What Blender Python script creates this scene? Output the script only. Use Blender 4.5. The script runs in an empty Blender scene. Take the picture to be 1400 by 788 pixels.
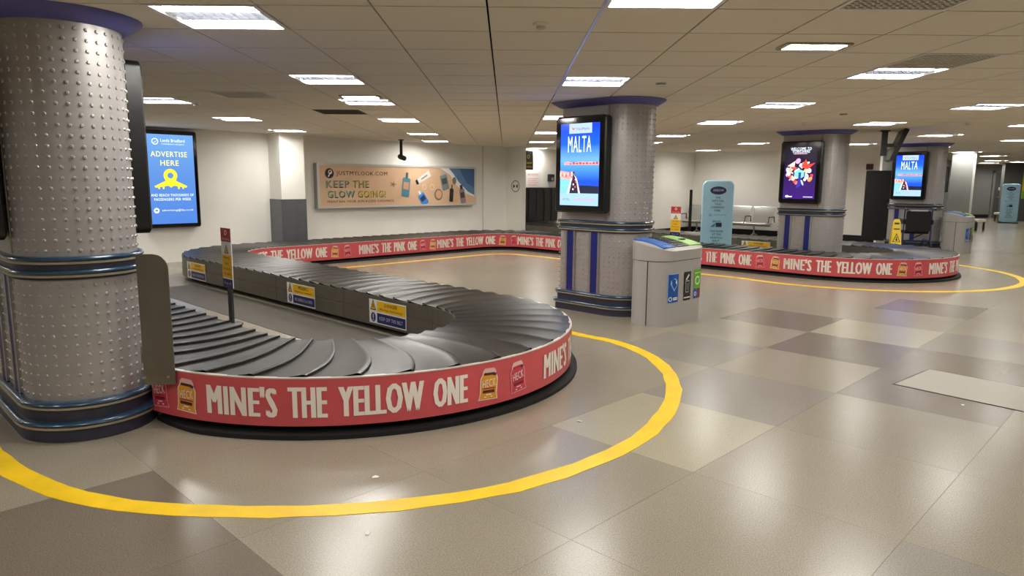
import bpy, math, random
from mathutils import Vector, Matrix
random.seed(7)
PI = math.pi
sc = bpy.context.scene
COL = sc.collection
# ------------------------------------------------------------------ camera, world, exposure
cd = bpy.data.cameras.new('camera'); cam = bpy.data.objects.new('camera', cd); COL.objects.link(cam)
cd.sensor_width = 36.0; cd.lens = 957.9 / 1400 * 36.0; cd.clip_end = 300; cd.clip_start = .05
EYE = 1.6; PITCH, YAW, ROLL = 0.15026, 0.00884, 0.00651
_f = Vector((math.sin(YAW) * math.cos(PITCH), math.cos(YAW) * math.cos(PITCH), -math.sin(PITCH)))
_r = Vector((math.cos(YAW), -math.sin(YAW), 0)); _u = _r.cross(_f)
_r2 = _r * math.cos(ROLL) + _u * math.sin(ROLL); _u2 = _u * math.cos(ROLL) - _r * math.sin(ROLL)
M = Matrix((_r2, _u2, -_f)).transposed().to_4x4(); M.translation = Vector((0, 0, EYE))
cam.matrix_world = M
sc.camera = cam
w = bpy.data.worlds.new('world'); sc.world = w; w.use_nodes = True
w.node_tree.nodes['Background'].inputs[0].default_value = (1, .95, .88, 1)
w.node_tree.nodes['Background'].inputs[1].default_value = .05
sc.view_settings.view_transform = 'Standard'; sc.view_settings.look = 'None'
sc.view_settings.gamma = 1; sc.view_settings.use_curve_mapping = False
sc.view_settings.exposure = 0.25
sc.cycles.use_denoising = True
sc.cycles.max_bounces = 6
sc.cycles.sample_clamp_indirect = 6
LAMP = 45.0          # radiance of the ceiling light strips
LAMP_COL = (1.0, .97, .91)

# ------------------------------------------------------------------ frames
CEIL = 2.58                     # ceiling height
TW = .652; TX0 = -2.07; TY0 = 4.163   # ceiling tile grid
S2 = math.sqrt(.5)
def NM(n, m, z=0):              # hall grid (turned 45 degrees) -> world
    return Vector(((n - m) * S2, (n + m) * S2, z))
R45 = PI / 4

# ------------------------------------------------------------------ materials
def lin(c):
    return tuple(((x / 255) / 12.92 if x / 255 <= .04045 else ((x / 255 + .055) / 1.055) ** 2.4) for x in c) + (1,)
MATS = {}
def mat(name, rgb, rough=.5, metal=0., noise=None, bump=0., emit=0., coat=0., spec=.5, bscale=60):
    """noise=(scale, amount): brightness mottling of the thing's own colour"""
    if name in MATS: return MATS[name]
    m = bpy.data.materials.new(name); m.use_nodes = True; nt = m.node_tree
    b = nt.nodes['Principled BSDF']
    b.inputs['Base Color'].default_value = lin(rgb); b.inputs['Roughness'].default_value = rough
    b.inputs['Metallic'].default_value = metal; b.inputs['Specular IOR Level'].default_value = spec
    if coat: b.inputs['Coat Weight'].default_value = coat; b.inputs['Coat Roughness'].default_value = .1
    if emit:
        b.inputs['Emission Color'].default_value = lin(rgb); b.inputs['Emission Strength'].default_value = emit
        b.inputs['Base Color'].default_value = (.01, .01, .01, 1)
    if noise or bump:
        tc = nt.nodes.new('ShaderNodeTexCoord'); nz = nt.nodes.new('ShaderNodeTexNoise')
        nt.links.new(tc.outputs['Object'], nz.inputs['Vector'])
        nz.inputs['Scale'].default_value = noise[0] if noise else bscale; nz.inputs['Detail'].default_value = 6
        if noise:
            mr = nt.nodes.new('ShaderNodeMapRange'); a = noise[1]
            mr.inputs['From Min'].default_value = .3; mr.inputs['From Max'].default_value = .7
            mr.inputs['To Min'].default_value = 1 - a; mr.inputs['To Max'].default_value = 1 + a
            nt.links.new(nz.outputs['Fac'], mr.inputs['Value'])
            mx = nt.nodes.new('ShaderNodeVectorMath'); mx.operation = 'SCALE'
            mx.inputs[0].default_value = lin(rgb)[:3]
            nt.links.new(mr.outputs[0], mx.inputs['Scale']); nt.links.new(mx.outputs[0], b.inputs['Base Color'])
        if bump:
            bp = nt.nodes.new('ShaderNodeBump'); bp.inputs['Strength'].default_value = bump; bp.inputs['Distance'].default_value = .004
            n2 = nt.nodes.new('ShaderNodeTexNoise'); n2.inputs['Scale'].default_value = bscale
            nt.links.new(tc.outputs['Object'], n2.inputs['Vector'])
            nt.links.new(n2.outputs['Fac'], bp.inputs['Height']); nt.links.new(bp.outputs[0], b.inputs['Normal'])
    MATS[name] = m
    return m
def flat(rgb, emit=0., rough=.45):
    return mat('print_%02x%02x%02x_%d' % (rgb[0], rgb[1], rgb[2], int(emit * 100)), rgb, rough, emit=emit)
def ramp_mat(name, stops, emit):
    """a lit screen picture: vertical colour ramp"""
    m = bpy.data.materials.new(name); m.use_nodes = True; nt = m.node_tree; b = nt.nodes['Principled BSDF']
    tc = nt.nodes.new('ShaderNodeTexCoord'); sp = nt.nodes.new('ShaderNodeSeparateXYZ'); cr = nt.nodes.new('ShaderNodeValToRGB')
    nt.links.new(tc.outputs['Generated'], sp.inputs[0]); nt.links.new(sp.outputs['Z'], cr.inputs[0])
    e = cr.color_ramp.elements
    while len(e) < len(stops): e.new(.5)
    for i, (p, c) in enumerate(stops): e[i].position = p; e[i].color = lin(c)
    b.inputs['Base Color'].default_value = (.01, .01, .01, 1); b.inputs['Roughness'].default_value = .15
    nt.links.new(cr.outputs[0], b.inputs['Emission Color']); b.inputs['Emission Strength'].default_value = emit
    return m
def terrazzo(name, rgb, tilevar=.06):
    m = bpy.data.materials.new(name); m.use_nodes = True; nt = m.node_tree; b = nt.nodes['Principled BSDF']; L = nt.links.new
    g = nt.nodes.new('ShaderNodeNewGeometry')
    def nz(scale, det):
        x = nt.nodes.new('ShaderNodeTexNoise'); x.inputs['Scale'].default_value = scale; x.inputs['Detail'].default_value = det
        L(g.outputs['Position'], x.inputs['Vector']); return x.outputs['Fac']
    def mr(src, a, b2, c, d):
        x = nt.nodes.new('ShaderNodeMapRange'); L(src, x.inputs[0])
        for i, v in enumerate((a, b2, c, d)): x.inputs[i + 1].default_value = v
        return x.outputs[0]
    def mul(p, q):
        x = nt.nodes.new('ShaderNodeMath'); x.operation = 'MULTIPLY'; L(p, x.inputs[0]); L(q, x.inputs[1]); return x.outputs[0]
    oi = nt.nodes.new('ShaderNodeObjectInfo')
    f = mul(mr(nz(150, 3), .35, .65, .80, 1.2), mr(nz(1.3, 3), .3, .7, .96, 1.04))
    f = mul(f, mr(oi.outputs['Random'], 0, 1, 1 - tilevar, 1 + tilevar))
    vo = nt.nodes.new('ShaderNodeTexVoronoi'); vo.inputs['Scale'].default_value = 95; L(g.outputs['Position'], vo.inputs['Vector'])
    f = mul(f, mr(vo.outputs['Distance'], .10, .22, .72, 1.0))
    v = nt.nodes.new('ShaderNodeVectorMath'); v.operation = 'SCALE'; v.inputs[0].default_value = lin(rgb)[:3]
    L(f, v.inputs['Scale']); L(v.outputs[0], b.inputs['Base Color'])
    b.inputs['Roughness'].default_value = .25
    b.inputs['Specular IOR Level'].default_value = .55
    return m

WALL = mat('painted_wall', (246, 243, 236), .6, noise=(1.2, .03))
WALLG = mat('grey_painted_wall', (128, 130, 126), .6, noise=(1.2, .04))
TILE_C = mat('ceiling_tile_face', (228, 219, 204), .9, noise=(220, .06))
DARK = mat('dark_void', (22, 20, 18), .9)
BLACK = mat('black_plastic', (16, 16, 17), .35)
BLACKM = mat('black_matt', (10, 10, 10), .7)
GLASS = mat('screen_glass', (6, 6, 8), .08, coat=.5)
STEEL = mat('brushed_steel', (168, 166, 164), .36, .85, noise=(30, .06))
CLAD = mat('column_silver_cladding', (168, 164, 162), .4, .4, noise=(9, .05))
NAVY = mat('navy_vinyl', (44, 44, 60), .5, noise=(14, .12))
RAILB = mat('teal_blue_rail', (34, 62, 88), .25, .1, coat=.4)
BEIGE = mat('beige_rail_lip', (150, 138, 116), .4)
CAPB = mat('slate_blue_cap', (92, 92, 160), .5)
STRIPB = mat('royal_blue_strip', (18, 30, 110), .35)
RUBBER = mat('black_rubber_plate', (31, 29, 27), .36, noise=(9, .4), bump=.3, bscale=7)
CAR_IN = mat('dark_bronze_panel', (98, 92, 80), .45, .2, noise=(6, .08))
PINK = mat('coral_pink_vinyl', (200, 80, 86), .4, noise=(3, .04))
BINM = mat('bin_silver_paint', (174, 170, 166), .42, .2, noise=(120, .05))
LAMPM = mat('lit_tube_diffuser', (255, 255, 255), .5)
_b = LAMPM.node_tree.nodes['Principled BSDF']; _b.inputs['Emission Color'].default_value = LAMP_COL + (1,); _b.inputs['Emission Strength'].default_value = LAMP
WHITEM = mat('white_metal', (226, 224, 220), .4)
FRAMEG = mat('grey_aluminium', (150, 149, 146), .35, .6)

# ------------------------------------------------------------------ mesh builder
class MB:
    def __init__(s): s.v = []; s.f = []; s.mi = []; s.mats = []; s.m = None
    def mat(s, m):
        if m not in s.mats: s.mats.append(m)
        s.m = s.mats.index(m); return s
    def add(s, vs, fs):
        o = len(s.v); s.v += [tuple(x) for x in vs]
        s.f += [tuple(i + o for i in f) for f in fs]; s.mi += [s.m or 0] * len(fs); return s
    def box(s, x0, x1, y0, y1, z0, z1):
        return s.add([(x0, y0, z0), (x1, y0, z0), (x1, y1, z0), (x0, y1, z0), (x0, y0, z1), (x1, y0, z1), (x1, y1, z1), (x0, y1, z1)],
                     [(0, 3, 2, 1), (4, 5, 6, 7), (0, 1, 5, 4), (1, 2, 6, 5), (2, 3, 7, 6), (3, 0, 4, 7)])
    def rings(s, rs, closed=True, cap0=True, cap1=True):
        """loft through rings of equal length"""
        n = len(rs[0]); vs = [p for r in rs for p in r]; fs = []
        for k in range(len(rs) - 1):
            for i in range(n if closed else n - 1):
                j = (i + 1) % n
                fs.append((k * n + i, k * n + j, (k + 1) * n + j, (k + 1) * n + i))
        if cap0: fs.append(tuple(range(n - 1, -1, -1)))
        if cap1: fs.append(tuple((len(rs) - 1) * n + i for i in range(n)))
        return s.add(vs, fs)
    def prism(s, poly, z0, z1):
        return s.rings([[(x, y, z0) for x, y in poly], [(x, y, z1) for x, y in poly]])
    def prism_y(s, poly, y0, y1):   # poly in xz, front at y0
        return s.rings([[(x, y1, z) for x, z in poly][::-1], [(x, y0, z) for x, z in poly][::-1]])
    def tube(s, pts, r, n=8):
        rs = []; pts = [Vector(p) for p in pts]
        for i, p in enumerate(pts):
            d = (pts[min(i + 1, len(pts) - 1)] - pts[max(i - 1, 0)]).normalized()
            a = d.cross(Vector((0, 0, 1)) if abs(d.z) < .9 else Vector((1, 0, 0))).normalized(); b = d.cross(a)
            rr = r[i] if isinstance(r, (list, tuple)) else r
            rs.append([p + a * rr * math.cos(t * 2 * PI / n) + b * rr * math.sin(t * 2 * PI / n) for t in range(n)])
        return s.rings(rs)
    def lathe(s, prof, n=16, cx=0, cy=0):
        return s.rings([[(cx + r * math.cos(t * 2 * PI / n), cy + r * math.sin(t * 2 * PI / n), z) for t in range(n)] for r, z in prof])
    def mesh(s, name, smooth=35):
        me = bpy.data.meshes.new(name); me.from_pydata(s.v, [], s.f)
        for m in s.mats: me.materials.append(m)
        me.polygons.foreach_set('material_index', s.mi)
        if smooth:
            me.polygons.foreach_set('use_smooth', [True] * len(me.polygons)); me.update()
            me.set_sharp_from_angle(angle=math.radians(smooth))
        me.update(); return me
    def obj(s, name, parent=None, smooth=35, **kw): return ob(name, s.mesh(name, smooth), parent, **kw)
def ob(name, data, parent=None, loc=None, rz=None, label=None, cat=None, group=None, kind=None):
    o = bpy.data.objects.new(name, data); COL.objects.link(o)
    if parent: o.parent = parent
    if loc is not None: o.location = loc
    if rz is not None: o.rotation_euler = (0, 0, rz)
    for k, v in (('label', label), ('category', cat), ('group', group), ('kind', kind)):
        if v: o[k] = v
    return o
def thing(name, label, cat, loc=(0, 0, 0), rz=0, group=None): return ob(name, None, None, loc, rz, label, cat, group)
def copy_tree(o, parent=None):
    c = o.copy(); COL.objects.link(c)
    if parent: c.parent = parent
    for ch in o.children: copy_tree(ch, c)
    return c
def rrect(x0, z0, x1, z1, r, n=5):
    pts = []
    for cx, cz, a in ((x1 - r, z1 - r, 0), (x0 + r, z1 - r, 90), (x0 + r, z0 + r, 180), (x1 - r, z0 + r, 270)):
        for i in range(n + 1):
            t = math.radians(a + 90 * i / n); pts.append((cx + r * math.cos(t), cz + r * math.sin(t)))
    return pts
def inset(poly, d):
    cx = sum(p[0] for p in poly) / len(poly); cz = sum(p[1] for p in poly) / len(poly)
    w_ = max(abs(p[0] - cx) for p in poly); h_ = max(abs(p[1] - cz) for p in poly)
    return [(cx + (x - cx) * (1 - d / w_), cz + (z - cz) * (1 - d / h_)) for x, z in poly]
def slab(mb, poly, y0, y1, bev):      # rounded slab in xz with a bevelled front edge at y0 (front) and y1 (back)
    q = inset(poly, bev)
    mb.rings([[(x, y, z) for x, z in p][::-1] for p, y in ((q, y1), (poly, y1 - bev), (poly, y0 + bev), (q, y0))])
# ---- lettering
_tc = {}
def text_geo(t, bold=0.):
    if (t, bold) in _tc: return _tc[(t, bold)]
    c = bpy.data.curves.new('lettering_source', 'FONT'); c.body = t; c.size = 1; c.offset = bold; c.resolution_u = 2; c.space_character = 1.12
    o = bpy.data.objects.new('lettering_source', c); COL.objects.link(o)
    bpy.context.view_layer.update()
    me = o.evaluated_get(bpy.context.evaluated_depsgraph_get()).to_mesh()
    v = [(p.co.x, p.co.y) for p in me.vertices]; f = [tuple(p.vertices) for p in me.polygons]
    o.evaluated_get(bpy.context.evaluated_depsgraph_get()).to_mesh_clear()
    bpy.data.objects.remove(o); bpy.data.curves.remove(c)
    _tc[(t, bold)] = (v, f); return v, f
class Print:
    """flat print: shapes in (x, z), laid on a surface by fm(x, z, layer)"""
    def __init__(s, fm=None): s.mb = MB(); s.fm = fm or (lambda x, z, l: (x, -.0012 * l, z))
    def poly(s, pts, m, l=1):
        s.mb.mat(m).add([s.fm(x, z, l) for x, z in pts], [tuple(range(len(pts)))]); return s
    def rect(s, x0, z0, x1, z1, m, l=1): return s.poly([(x0, z0), (x1, z0), (x1, z1), (x0, z1)], m, l)
    def ell(s, cx, cz, rx, rz, m, l=1, n=20, rot=0):
        c, q = math.cos(rot), math.sin(rot)
        return s.poly([(cx + rx * math.cos(t * 2 * PI / n) * c - rz * math.sin(t * 2 * PI / n) * q, cz + rx * math.cos(t * 2 * PI / n) * q + rz * math.sin(t * 2 * PI / n) * c) for t in range(n)], m, l)
    def ring(s, cx, cz, r0, r1, m, l=1, n=20, a0=0, a1=2 * PI):
        for i in range(n):
            a, b = a0 + (a1 - a0) * i / n, a0 + (a1 - a0) * (i + 1) / n
            s.poly([(cx + r0 * math.cos(a), cz + r0 * math.sin(a)), (cx + r1 * math.cos(a), cz + r1 * math.sin(a)), (cx + r1 * math.cos(b), cz + r1 * math.sin(b)), (cx + r0 * math.cos(b), cz + r0 * math.sin(b))], m, l)
        return s
    def text(s, t, x, z, h, m, l=2, w=None, bold=.0, align='c', rot=0., slant=0., heavy=0.):
        if bold > 0: heavy = bold * h * .45; bold = 0.
        if heavy:
            for d_ in (-heavy, 0, heavy): s.text(t, x + d_, z, h, m, l, w, bold, align, rot, slant)
            return s
        v, f = text_geo(t, bold)
        x0 = min(p[0] for p in v); x1 = max(p[0] for p in v); z0 = min(p[1] for p in v); z1 = max(p[1] for p in v)
        k = h / (z1 - z0); kx = w / (x1 - x0) if w else k
        W_ = (x1 - x0) * kx; ox = {'c': -W_ / 2, 'l': 0, 'r': -W_}[align]
        c, q = math.cos(rot), math.sin(rot); out = []
        for a, b in v:
            px = (a - x0) * kx + ox; pz = (b - z0) * k - h / 2; px += slant * pz
            out.append(s.fm(x + px * c - pz * q, z + px * q + pz * c, l))
        s.mb.mat(m).add(out, f); return s
    def obj(s, name, parent, **kw): return s.mb.obj(name, parent, smooth=0, **kw)
    def xform(s, cx, cz, rot=0, sc_=1):
        """a Print that draws into this one about (cx, cz)"""
        p = Print(lambda x, z, l: s.fm(cx + sc_ * (x * math.cos(rot) - z * math.sin(rot)), cz + sc_ * (x * math.sin(rot) + z * math.cos(rot)), l)); p.mb = s.mb; return p

# ================================================================== THE SETTING
FLOOR_M = terrazzo('terrazzo_floor', (141, 133, 117), .03)
FLOOR_D = terrazzo('terrazzo_floor_dark', (112, 102, 89)); FLOOR_L = terrazzo('terrazzo_floor_light', (156, 149, 128)); FLOOR_G = terrazzo('terrazzo_floor_grey', (134, 128, 118))
mb = MB().mat(FLOOR_M); mb.box(-22, 40, -9, 42, -.2, -.003)
floor = mb.obj('floor', kind='structure')
FT = 1.063; FN0 = 3.37; FM0 = 1.88
def vis(x, y, z):
    d = Vector((x, y, z)) - Vector((0, 0, EYE)); k = d.dot(_f)
    if k < .3: return None
    return (700 + 957.9 * d.dot(_r2) / k, 394 - 957.9 * d.dot(_u2) / k, k)
def tile_mesh(m_, nm):
    t = MB().mat(m_); h = FT / 2 - .0008; t.box(-h, h, -h, h, -.003, 0); return t.mesh(nm, 0)
FTM = {c: tile_mesh(m_, 'floor_tile') for c, m_ in (('m', FLOOR_M), ('d', FLOOR_D), ('l', FLOOR_L), ('g', FLOOR_G))}
SPECIAL = {(0, 0): 'l', (4, 1): 'd', (3, 0): 'd', (2, -1): 'd', (3, -1): 'd', (4, 0): 'l', (-3, 0): 'd', (-3, 1): 'd', (1, 0): 'g', (2, 1): 'g', (5, 2): 'g', (4, -1): 'g', (-1, -2): 'g', (1, 3): 'g', (2, 4): 'g', (6, 0): 'd', (7, 1): 'g'}
cand = []
for i in range(-12, 16):
    for j in range(-8, 16):
        n_, m_ = FN0 + FT * (i + .5), FM0 + FT * (j + .5)
        p = NM(n_, m_); pts = [vis(*NM(n_ + a * FT / 2, m_ + b * FT / 2)) for a in (-1, 0, 1) for b in (-1, 0, 1)]
        if any(q and -20 < q[0] < 1420 and q[1] < 830 for q in pts): cand.append((p.length, i, j, p))
cand.sort(key=lambda c: c[0])
for d_, i, j, p in cand[:298]:
    ob('floor_tile', FTM[SPECIAL.get((i, j), 'm')], floor, p, R45 + (PI / 2) * random.randrange(4))
# access plate let into the floor
mb = MB().mat(mat('pale_floor_plate', (166, 160, 148), .35, noise=(160, .12)))
mb.box(0, .72, -.62, .62, 0, .004); mb.mat(DARK)
mb.box(-.012, 0, -.632, .632, 0, .002); mb.box(.72, .732, -.632, .632, 0, .002); mb.box(-.012, .732, -.632, -.62, 0, .002); mb.box(-.012, .732, .62, .632, 0, .002)
plate = mb.obj('floor_plate', floor, loc=NM(6.03, 1.02), rz=R45 - .1)
# ceiling: plenum + tiles
LIGHTS = {-4: [7, 11, 15], 0: [0, 4, 7, 11, 16, 20], 4: [-1, 4, 10, 15, 20, 25], 8: [3, 7, 11, 16, 20, 26], 12: [2, 7, 11, 15, 20, 26], 16: [7, 11, 15, 20, 26], 20: [11, 17, 22, 28], 24: [20, 26, 32], 28: [24, 30, 36, 42], 33: [30, 37, 43], 36: [39, 42], 39: [44]}  # last row added to light the alcove by the steel door
HIDDEN = [(-8, -5), (-4, -5), (0, -5), (4, -5), (8, -5), (12, -5), (0, -10), (6, -10), (12, -10), (-8, 1), (14, -1), (-10, 6), (18, 0), (22, 5), (-8, 12), (-13, 2), (28, 12), (34, 20)]  # unseen fixtures added to light the room
VENTS = [(6, -1), (8, 2), (-2, 6)]; OPEN_V = (-1, 9); SMALL = [(6, 1), (0, 6)]
taken = {(k, j) for k, js in LIGHTS.items() for j in js} | set(HIDDEN) | set(VENTS) | {OPEN_V}
mb = MB().mat(DARK); mb.box(-22, 40, -9, 42, CEIL + .16, CEIL + .3)
ceiling = mb.obj('ceiling', kind='structure')
tm = MB().mat(TILE_C); tm.box(.006, TW - .006, .0085, TW - .0085, 0, .014); CT = tm.mesh('ceiling_tile', 0)
cells = []
for k in range(-30, 64):
    for j in range(-20, 58):
        if (k, j) in taken: continue
        x, y = TX0 + k * TW, TY0 + j * TW
        q = [vis(x + a, y + b, CEIL) for a in (0, TW) for b in (0, TW)]
        inv = any(p and -30 < p[0] < 1430 and p[1] > -30 for p in q)
        cells.append((0 if inv else 1, y if inv else 0, k, j, x, y))
cells.sort()
rest = MB().mat(TILE_C)
for i, (nv, yy, k, j, x, y) in enumerate(cells):
    if i < 298: ob('ceiling_tile', CT, ceiling, (x, y, CEIL))
    else: rest.box(x + .006, x + TW - .006, y + .0085, y + TW - .0085, CEIL, CEIL + .014)
rest.obj('ceiling_tile_field', ceiling, smooth=0, kind='stuff')
mb = MB().mat(mat('pale_blue_tee', (190, 196, 226), .3)); mb.box(TX0 + 4 * TW - .008, TX0 + 4 * TW + .008, TY0 - TW, TY0 + 6 * TW, CEIL - .004, CEIL + .002); mb.obj('tee_bar', ceiling)
# walls (hall grid, turned 45 degrees)
def wall(name, boxes, m_=WALL, parent=None, kind='structure'):
    mb = MB().mat(m_)
    o0 = boxes[0]; c = NM(o0[0], o0[2])
    for n0, n1, m0, m1, z0, z1 in boxes: mb.box(n0 - o0[0], n1 - o0[0], m0 - o0[2], m1 - o0[2], z0, z1)
    return mb.obj(name, parent, loc=c, rz=R45, kind=kind, smooth=0)
CT_ = CEIL + .15
wall('wall_back_left', [(-14, 1.2, 14.3, 14.6, 0, CT_), (1.2, 2.75, 14.3, 14.6, 1.4, CT_), (2.75, 7.15, 14.3, 14.6, 0, CT_)])
wall('wall_pilaster', [(7.15, 7.7, 13.8, 14.6, 0, CT_)])
trim = wall('trim_1', [(7.14, 7.71, 13.785, 13.80, 0, 1.21), (7.135, 7.15, 13.785, 14.3, 0, 1.21)], mat('grey_steel_cladding', (104, 108, 112), .35, .5, noise=(5, .08)))
wall('wall_back', [(7.7, 14.5, 14.5, 14.8, 0, CT_)])
wall('trim_2', [(13.55, 13.57, 14.49, 14.5, 0, CEIL)], mat('wall_joint', (196, 188, 176), .6))
wall('wall_back_return', [(14.5, 14.66, 13.88, 14.8, 0, CT_)])
wall('wall_back_opening', [(14.66, 16.5, 14.3, 14.6, 1.42, CT_), (16.5, 17.1, 14.3, 14.6, 0, CT_)])
wall('wall_back_step', [(17.1, 17.3, 12.2, 14.6, 0, CT_)])
wall('wall_back_right', [(17.3, 21.2, 12.2, 12.4, 0, CT_)])
wall('wall_right', [(21, 21.2, 6.5, 12.2, 0, CT_)])
wall('baseboard_right', [(20.97, 21, 6.5, 12.2, 0, .17)], BLACKM)
wall('baseboard_back_right', [(17.3, 20.97, 12.17, 12.2, 0, .17)], BLACKM)
wall('baseboard_back', [(7.72, 14.5, 14.47, 14.5, 0, .15)], BLACKM)
# far corridor
def wall_xy(name, x0, x1, y0, y1, z0, z1, m_, parent=None):
    mb = MB().mat(m_); mb.box(0, x1 - x0, 0, y1 - y0, z0, z1); return mb.obj(name, parent, loc=(x0, y0, 0), kind='structure', smooth=0)
A0 = NM(21.2, 6.5); A1 = Vector((22.9, 34.6, 0)); dA = (A1 - A0); lenA = dA.length; angA = math.atan2(dA.y, dA.x)
mb = MB().mat(WALLG); mb.box(0, lenA, 0, .2, 0, CT_); wcor = mb.obj('wall_corridor', loc=A0, rz=angA, kind='structure', smooth=0)
wall_xy('wall_far', 22.6, 32.2, 34.6, 34.8, 0, CT_, WALLG)
wall_xy('baseboard_far', 22.9, 23.8, 34.57, 34.6, 0, .16, BLACKM)
wall_xy('wall_far_right', 22.3, 32, 31.6, 31.8, 0, CT_, mat('grey_painted_wall_dark', (92, 94, 92), .6))
wall_xy('wall_east', 32, 32.2, -9, 31.6, 0, CT_, WALL)
wall_xy('wall_south', -22, 32, -9.2, -9, 0, CT_, WALL)
wall_xy('wall_west', -15.2, -15, -9, 9, 0, CT_, WALL)
# doors on the corridor wall and on the far wall
WOOD = mat('orange_oak_door', (196, 128, 56), .45, noise=(8, .12))
def cdoor(name, t0, wdt):
    d = MB().mat(WOOD); d.box(0, wdt, -.05, 0, .01, 2.03)
    o = d.obj(name, loc=A0 + dA.normalized() * t0, rz=angA, kind='structure', smooth=0)
    q = MB().mat(mat('oak_frame', (176, 116, 52), .5)); q.box(-.07, 0, -.07, 0, 0, 2.1); q.box(wdt, wdt + .07, -.07, 0, 0, 2.1); q.box(-.07, wdt + .07, -.07, 0, 2.03, 2.1); q.obj('door_frame', o)
    q = MB().mat(FRAMEG); q.tube([(wdt - .1, -.06, 1.0), (wdt - .1, -.11, 1.0), (wdt - .22, -.11, 1.0)], .012); q.obj('door_handle', o)
cdoor('door_1', 12.6, 1.1); cdoor('door_2', 17.2, 1.9)
d = MB().mat(mat('grey_steel_door', (88, 89, 86), .5)); d.box(0, 1.0, -.05, 0, .01, 2.2); d3 = d.obj('door_3', loc=(23.95, 34.6, 0), kind='structure', smooth=0)
q = MB().mat(mat('door_frame_grey', (128, 129, 126), .5)); q.box(-.12, 0, -.07, 0, 0, 2.3); q.box(-.12, 1.0, -.07, 0, 2.2, 2.3); q.obj('door_frame', d3)
q = MB().mat(WHITEM); q.box(.2, .6, -.06, -.05, 1.35, 1.5); q.obj('door_sign', d3)
q = MB().mat(FRAMEG); q.tube([(.12, -.05, 1.0), (.12, -.1, 1.0), (.26, -.1, 1.0)], .014); q.obj('door_handle', d3)
gp = MB().mat(WALLG); gp.box(-.29, .29, -.25, .25, 0, CEIL); gp.box(-.31, .31, -.27, .27, 0, .12)
gp.obj('wall_corridor_pillar', loc=(14.15, 21.95, 0), rz=-.57, kind='structure')
gp = MB().mat(mat('pale_corner_guard', (206, 204, 196), .4)); gp.box(-.03, .03, -.03, .03, 0, CEIL); gp.obj('trim_3', loc=(14.27, 21.56, 0), rz=-.57, kind='structure')

# ================================================================== BAGGAGE CAROUSEL
RF = .8; C1 = (3.40, 5.27); RO = 1.90; C2 = (13.87, 4.82); R2 = 1.87; MBK = 12.1
N1 = C1[0] + RO; N2 = C2[0] - R2; N3 = C2[0] + R2
SEG = [('L', (1.5, 14.32), (1.5, C1[1])), ('A', C1, RO, PI, 2 * PI), ('L', (N1, C1[1]), (N1, MBK - RF)),
       ('A', (N1 + RF, MBK - RF), RF, PI, PI / 2), ('L', (N1 + RF, MBK), (N2 - RF, MBK)), ('A', (N2 - RF, MBK - RF), RF, PI / 2, 0),
       ('L', (N2, MBK - RF), (N2, C2[1])), ('A', C2, R2, PI, 2 * PI), ('L', (N3, C2[1]), (N3, 14.32))]
SL = [math.dist(g[1], g[2]) if g[0] == 'L' else abs(g[4] - g[3]) * g[2] for g in SEG]
CUM = [0]
for l_ in SL: CUM.append(CUM[-1] + l_)
CO = (8.0, 8.0)                     # carousel origin in the hall grid
BW = 1.04                           # belt width
def P(s, off=0.):                   # point on the outer edge line at arc s, shifted 'off' towards the belt
    i = 0
    while i < len(SEG) - 1 and s > CUM[i + 1]: i += 1
    g = SEG[i]; t = s - CUM[i]
    if g[0] == 'L':
        dx = (g[2][0] - g[1][0]) / SL[i]; dy = (g[2][1] - g[1][1]) / SL[i]
        return (g[1][0] + dx * t - dy * off - CO[0], g[1][1] + dy * t + dx * off - CO[1])
    sg = 1 if g[4] > g[3] else -1
    th = g[3] + sg * t / g[2]; r = g[2] - sg * off
    return (g[1][0] + r * math.cos(th) - CO[0], g[1][1] + r * math.sin(th) - CO[1])
S_BAND = CUM[1] + .40
def trim_off(s):                    # the belt is narrower where it squeezes past the column
    return .2 * min(1, max(0, (S_BAND + .1 - s) / .3))
car = thing('baggage_carousel', 'long looping baggage carousel with black rubber plates and coral pink printed band', 'carousel', NM(*CO), R45)
ZT, ZB = .385, .072
def samples(a, b):
    out = [a]
    for i, g in enumerate(SEG):
        s0, s1 = max(a, CUM[i]), min(b, CUM[i + 1])
        if s1 <= s0: continue
        k = max(1, int((s1 - s0) / (.07 if g[0] == 'A' else 1.2)) + 1)
        out += [s0 + (s1 - s0) * t / k for t in range(1, k + 1)]
    return out
def ribbon(mb, a, b, o0, o1, z0, z1):   # swept box
    ss = samples(a, b); rs = []
    for s in ss:
        p0 = P(s, o0(s) if callable(o0) else o0); p1 = P(s, o1)
        rs.append([(p0[0], p0[1], z0), (p1[0], p1[1], z0), (p1[0], p1[1], z1), (p0[0], p0[1], z1)])
    mb.rings(rs)
LEN = CUM[-1]
mb = MB().mat(BLACKM); ribbon(mb, .0, LEN, lambda s: .14 + trim_off(s) * .6, BW - .12, 0, .372); mb.obj('carousel_base', car)
# dark sheet added over the floor to darken it inside the front loop
mb = MB().mat(mat('dark_sheet', (66, 60, 50), .6, noise=(3, .1))); ribbon(mb, .4, CUM[3] - .3, BW + .05, BW + .78, 0.0002, .003); mb.obj('floor_dark_sheet', floor, loc=NM(*CO), rz=R45)
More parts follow.
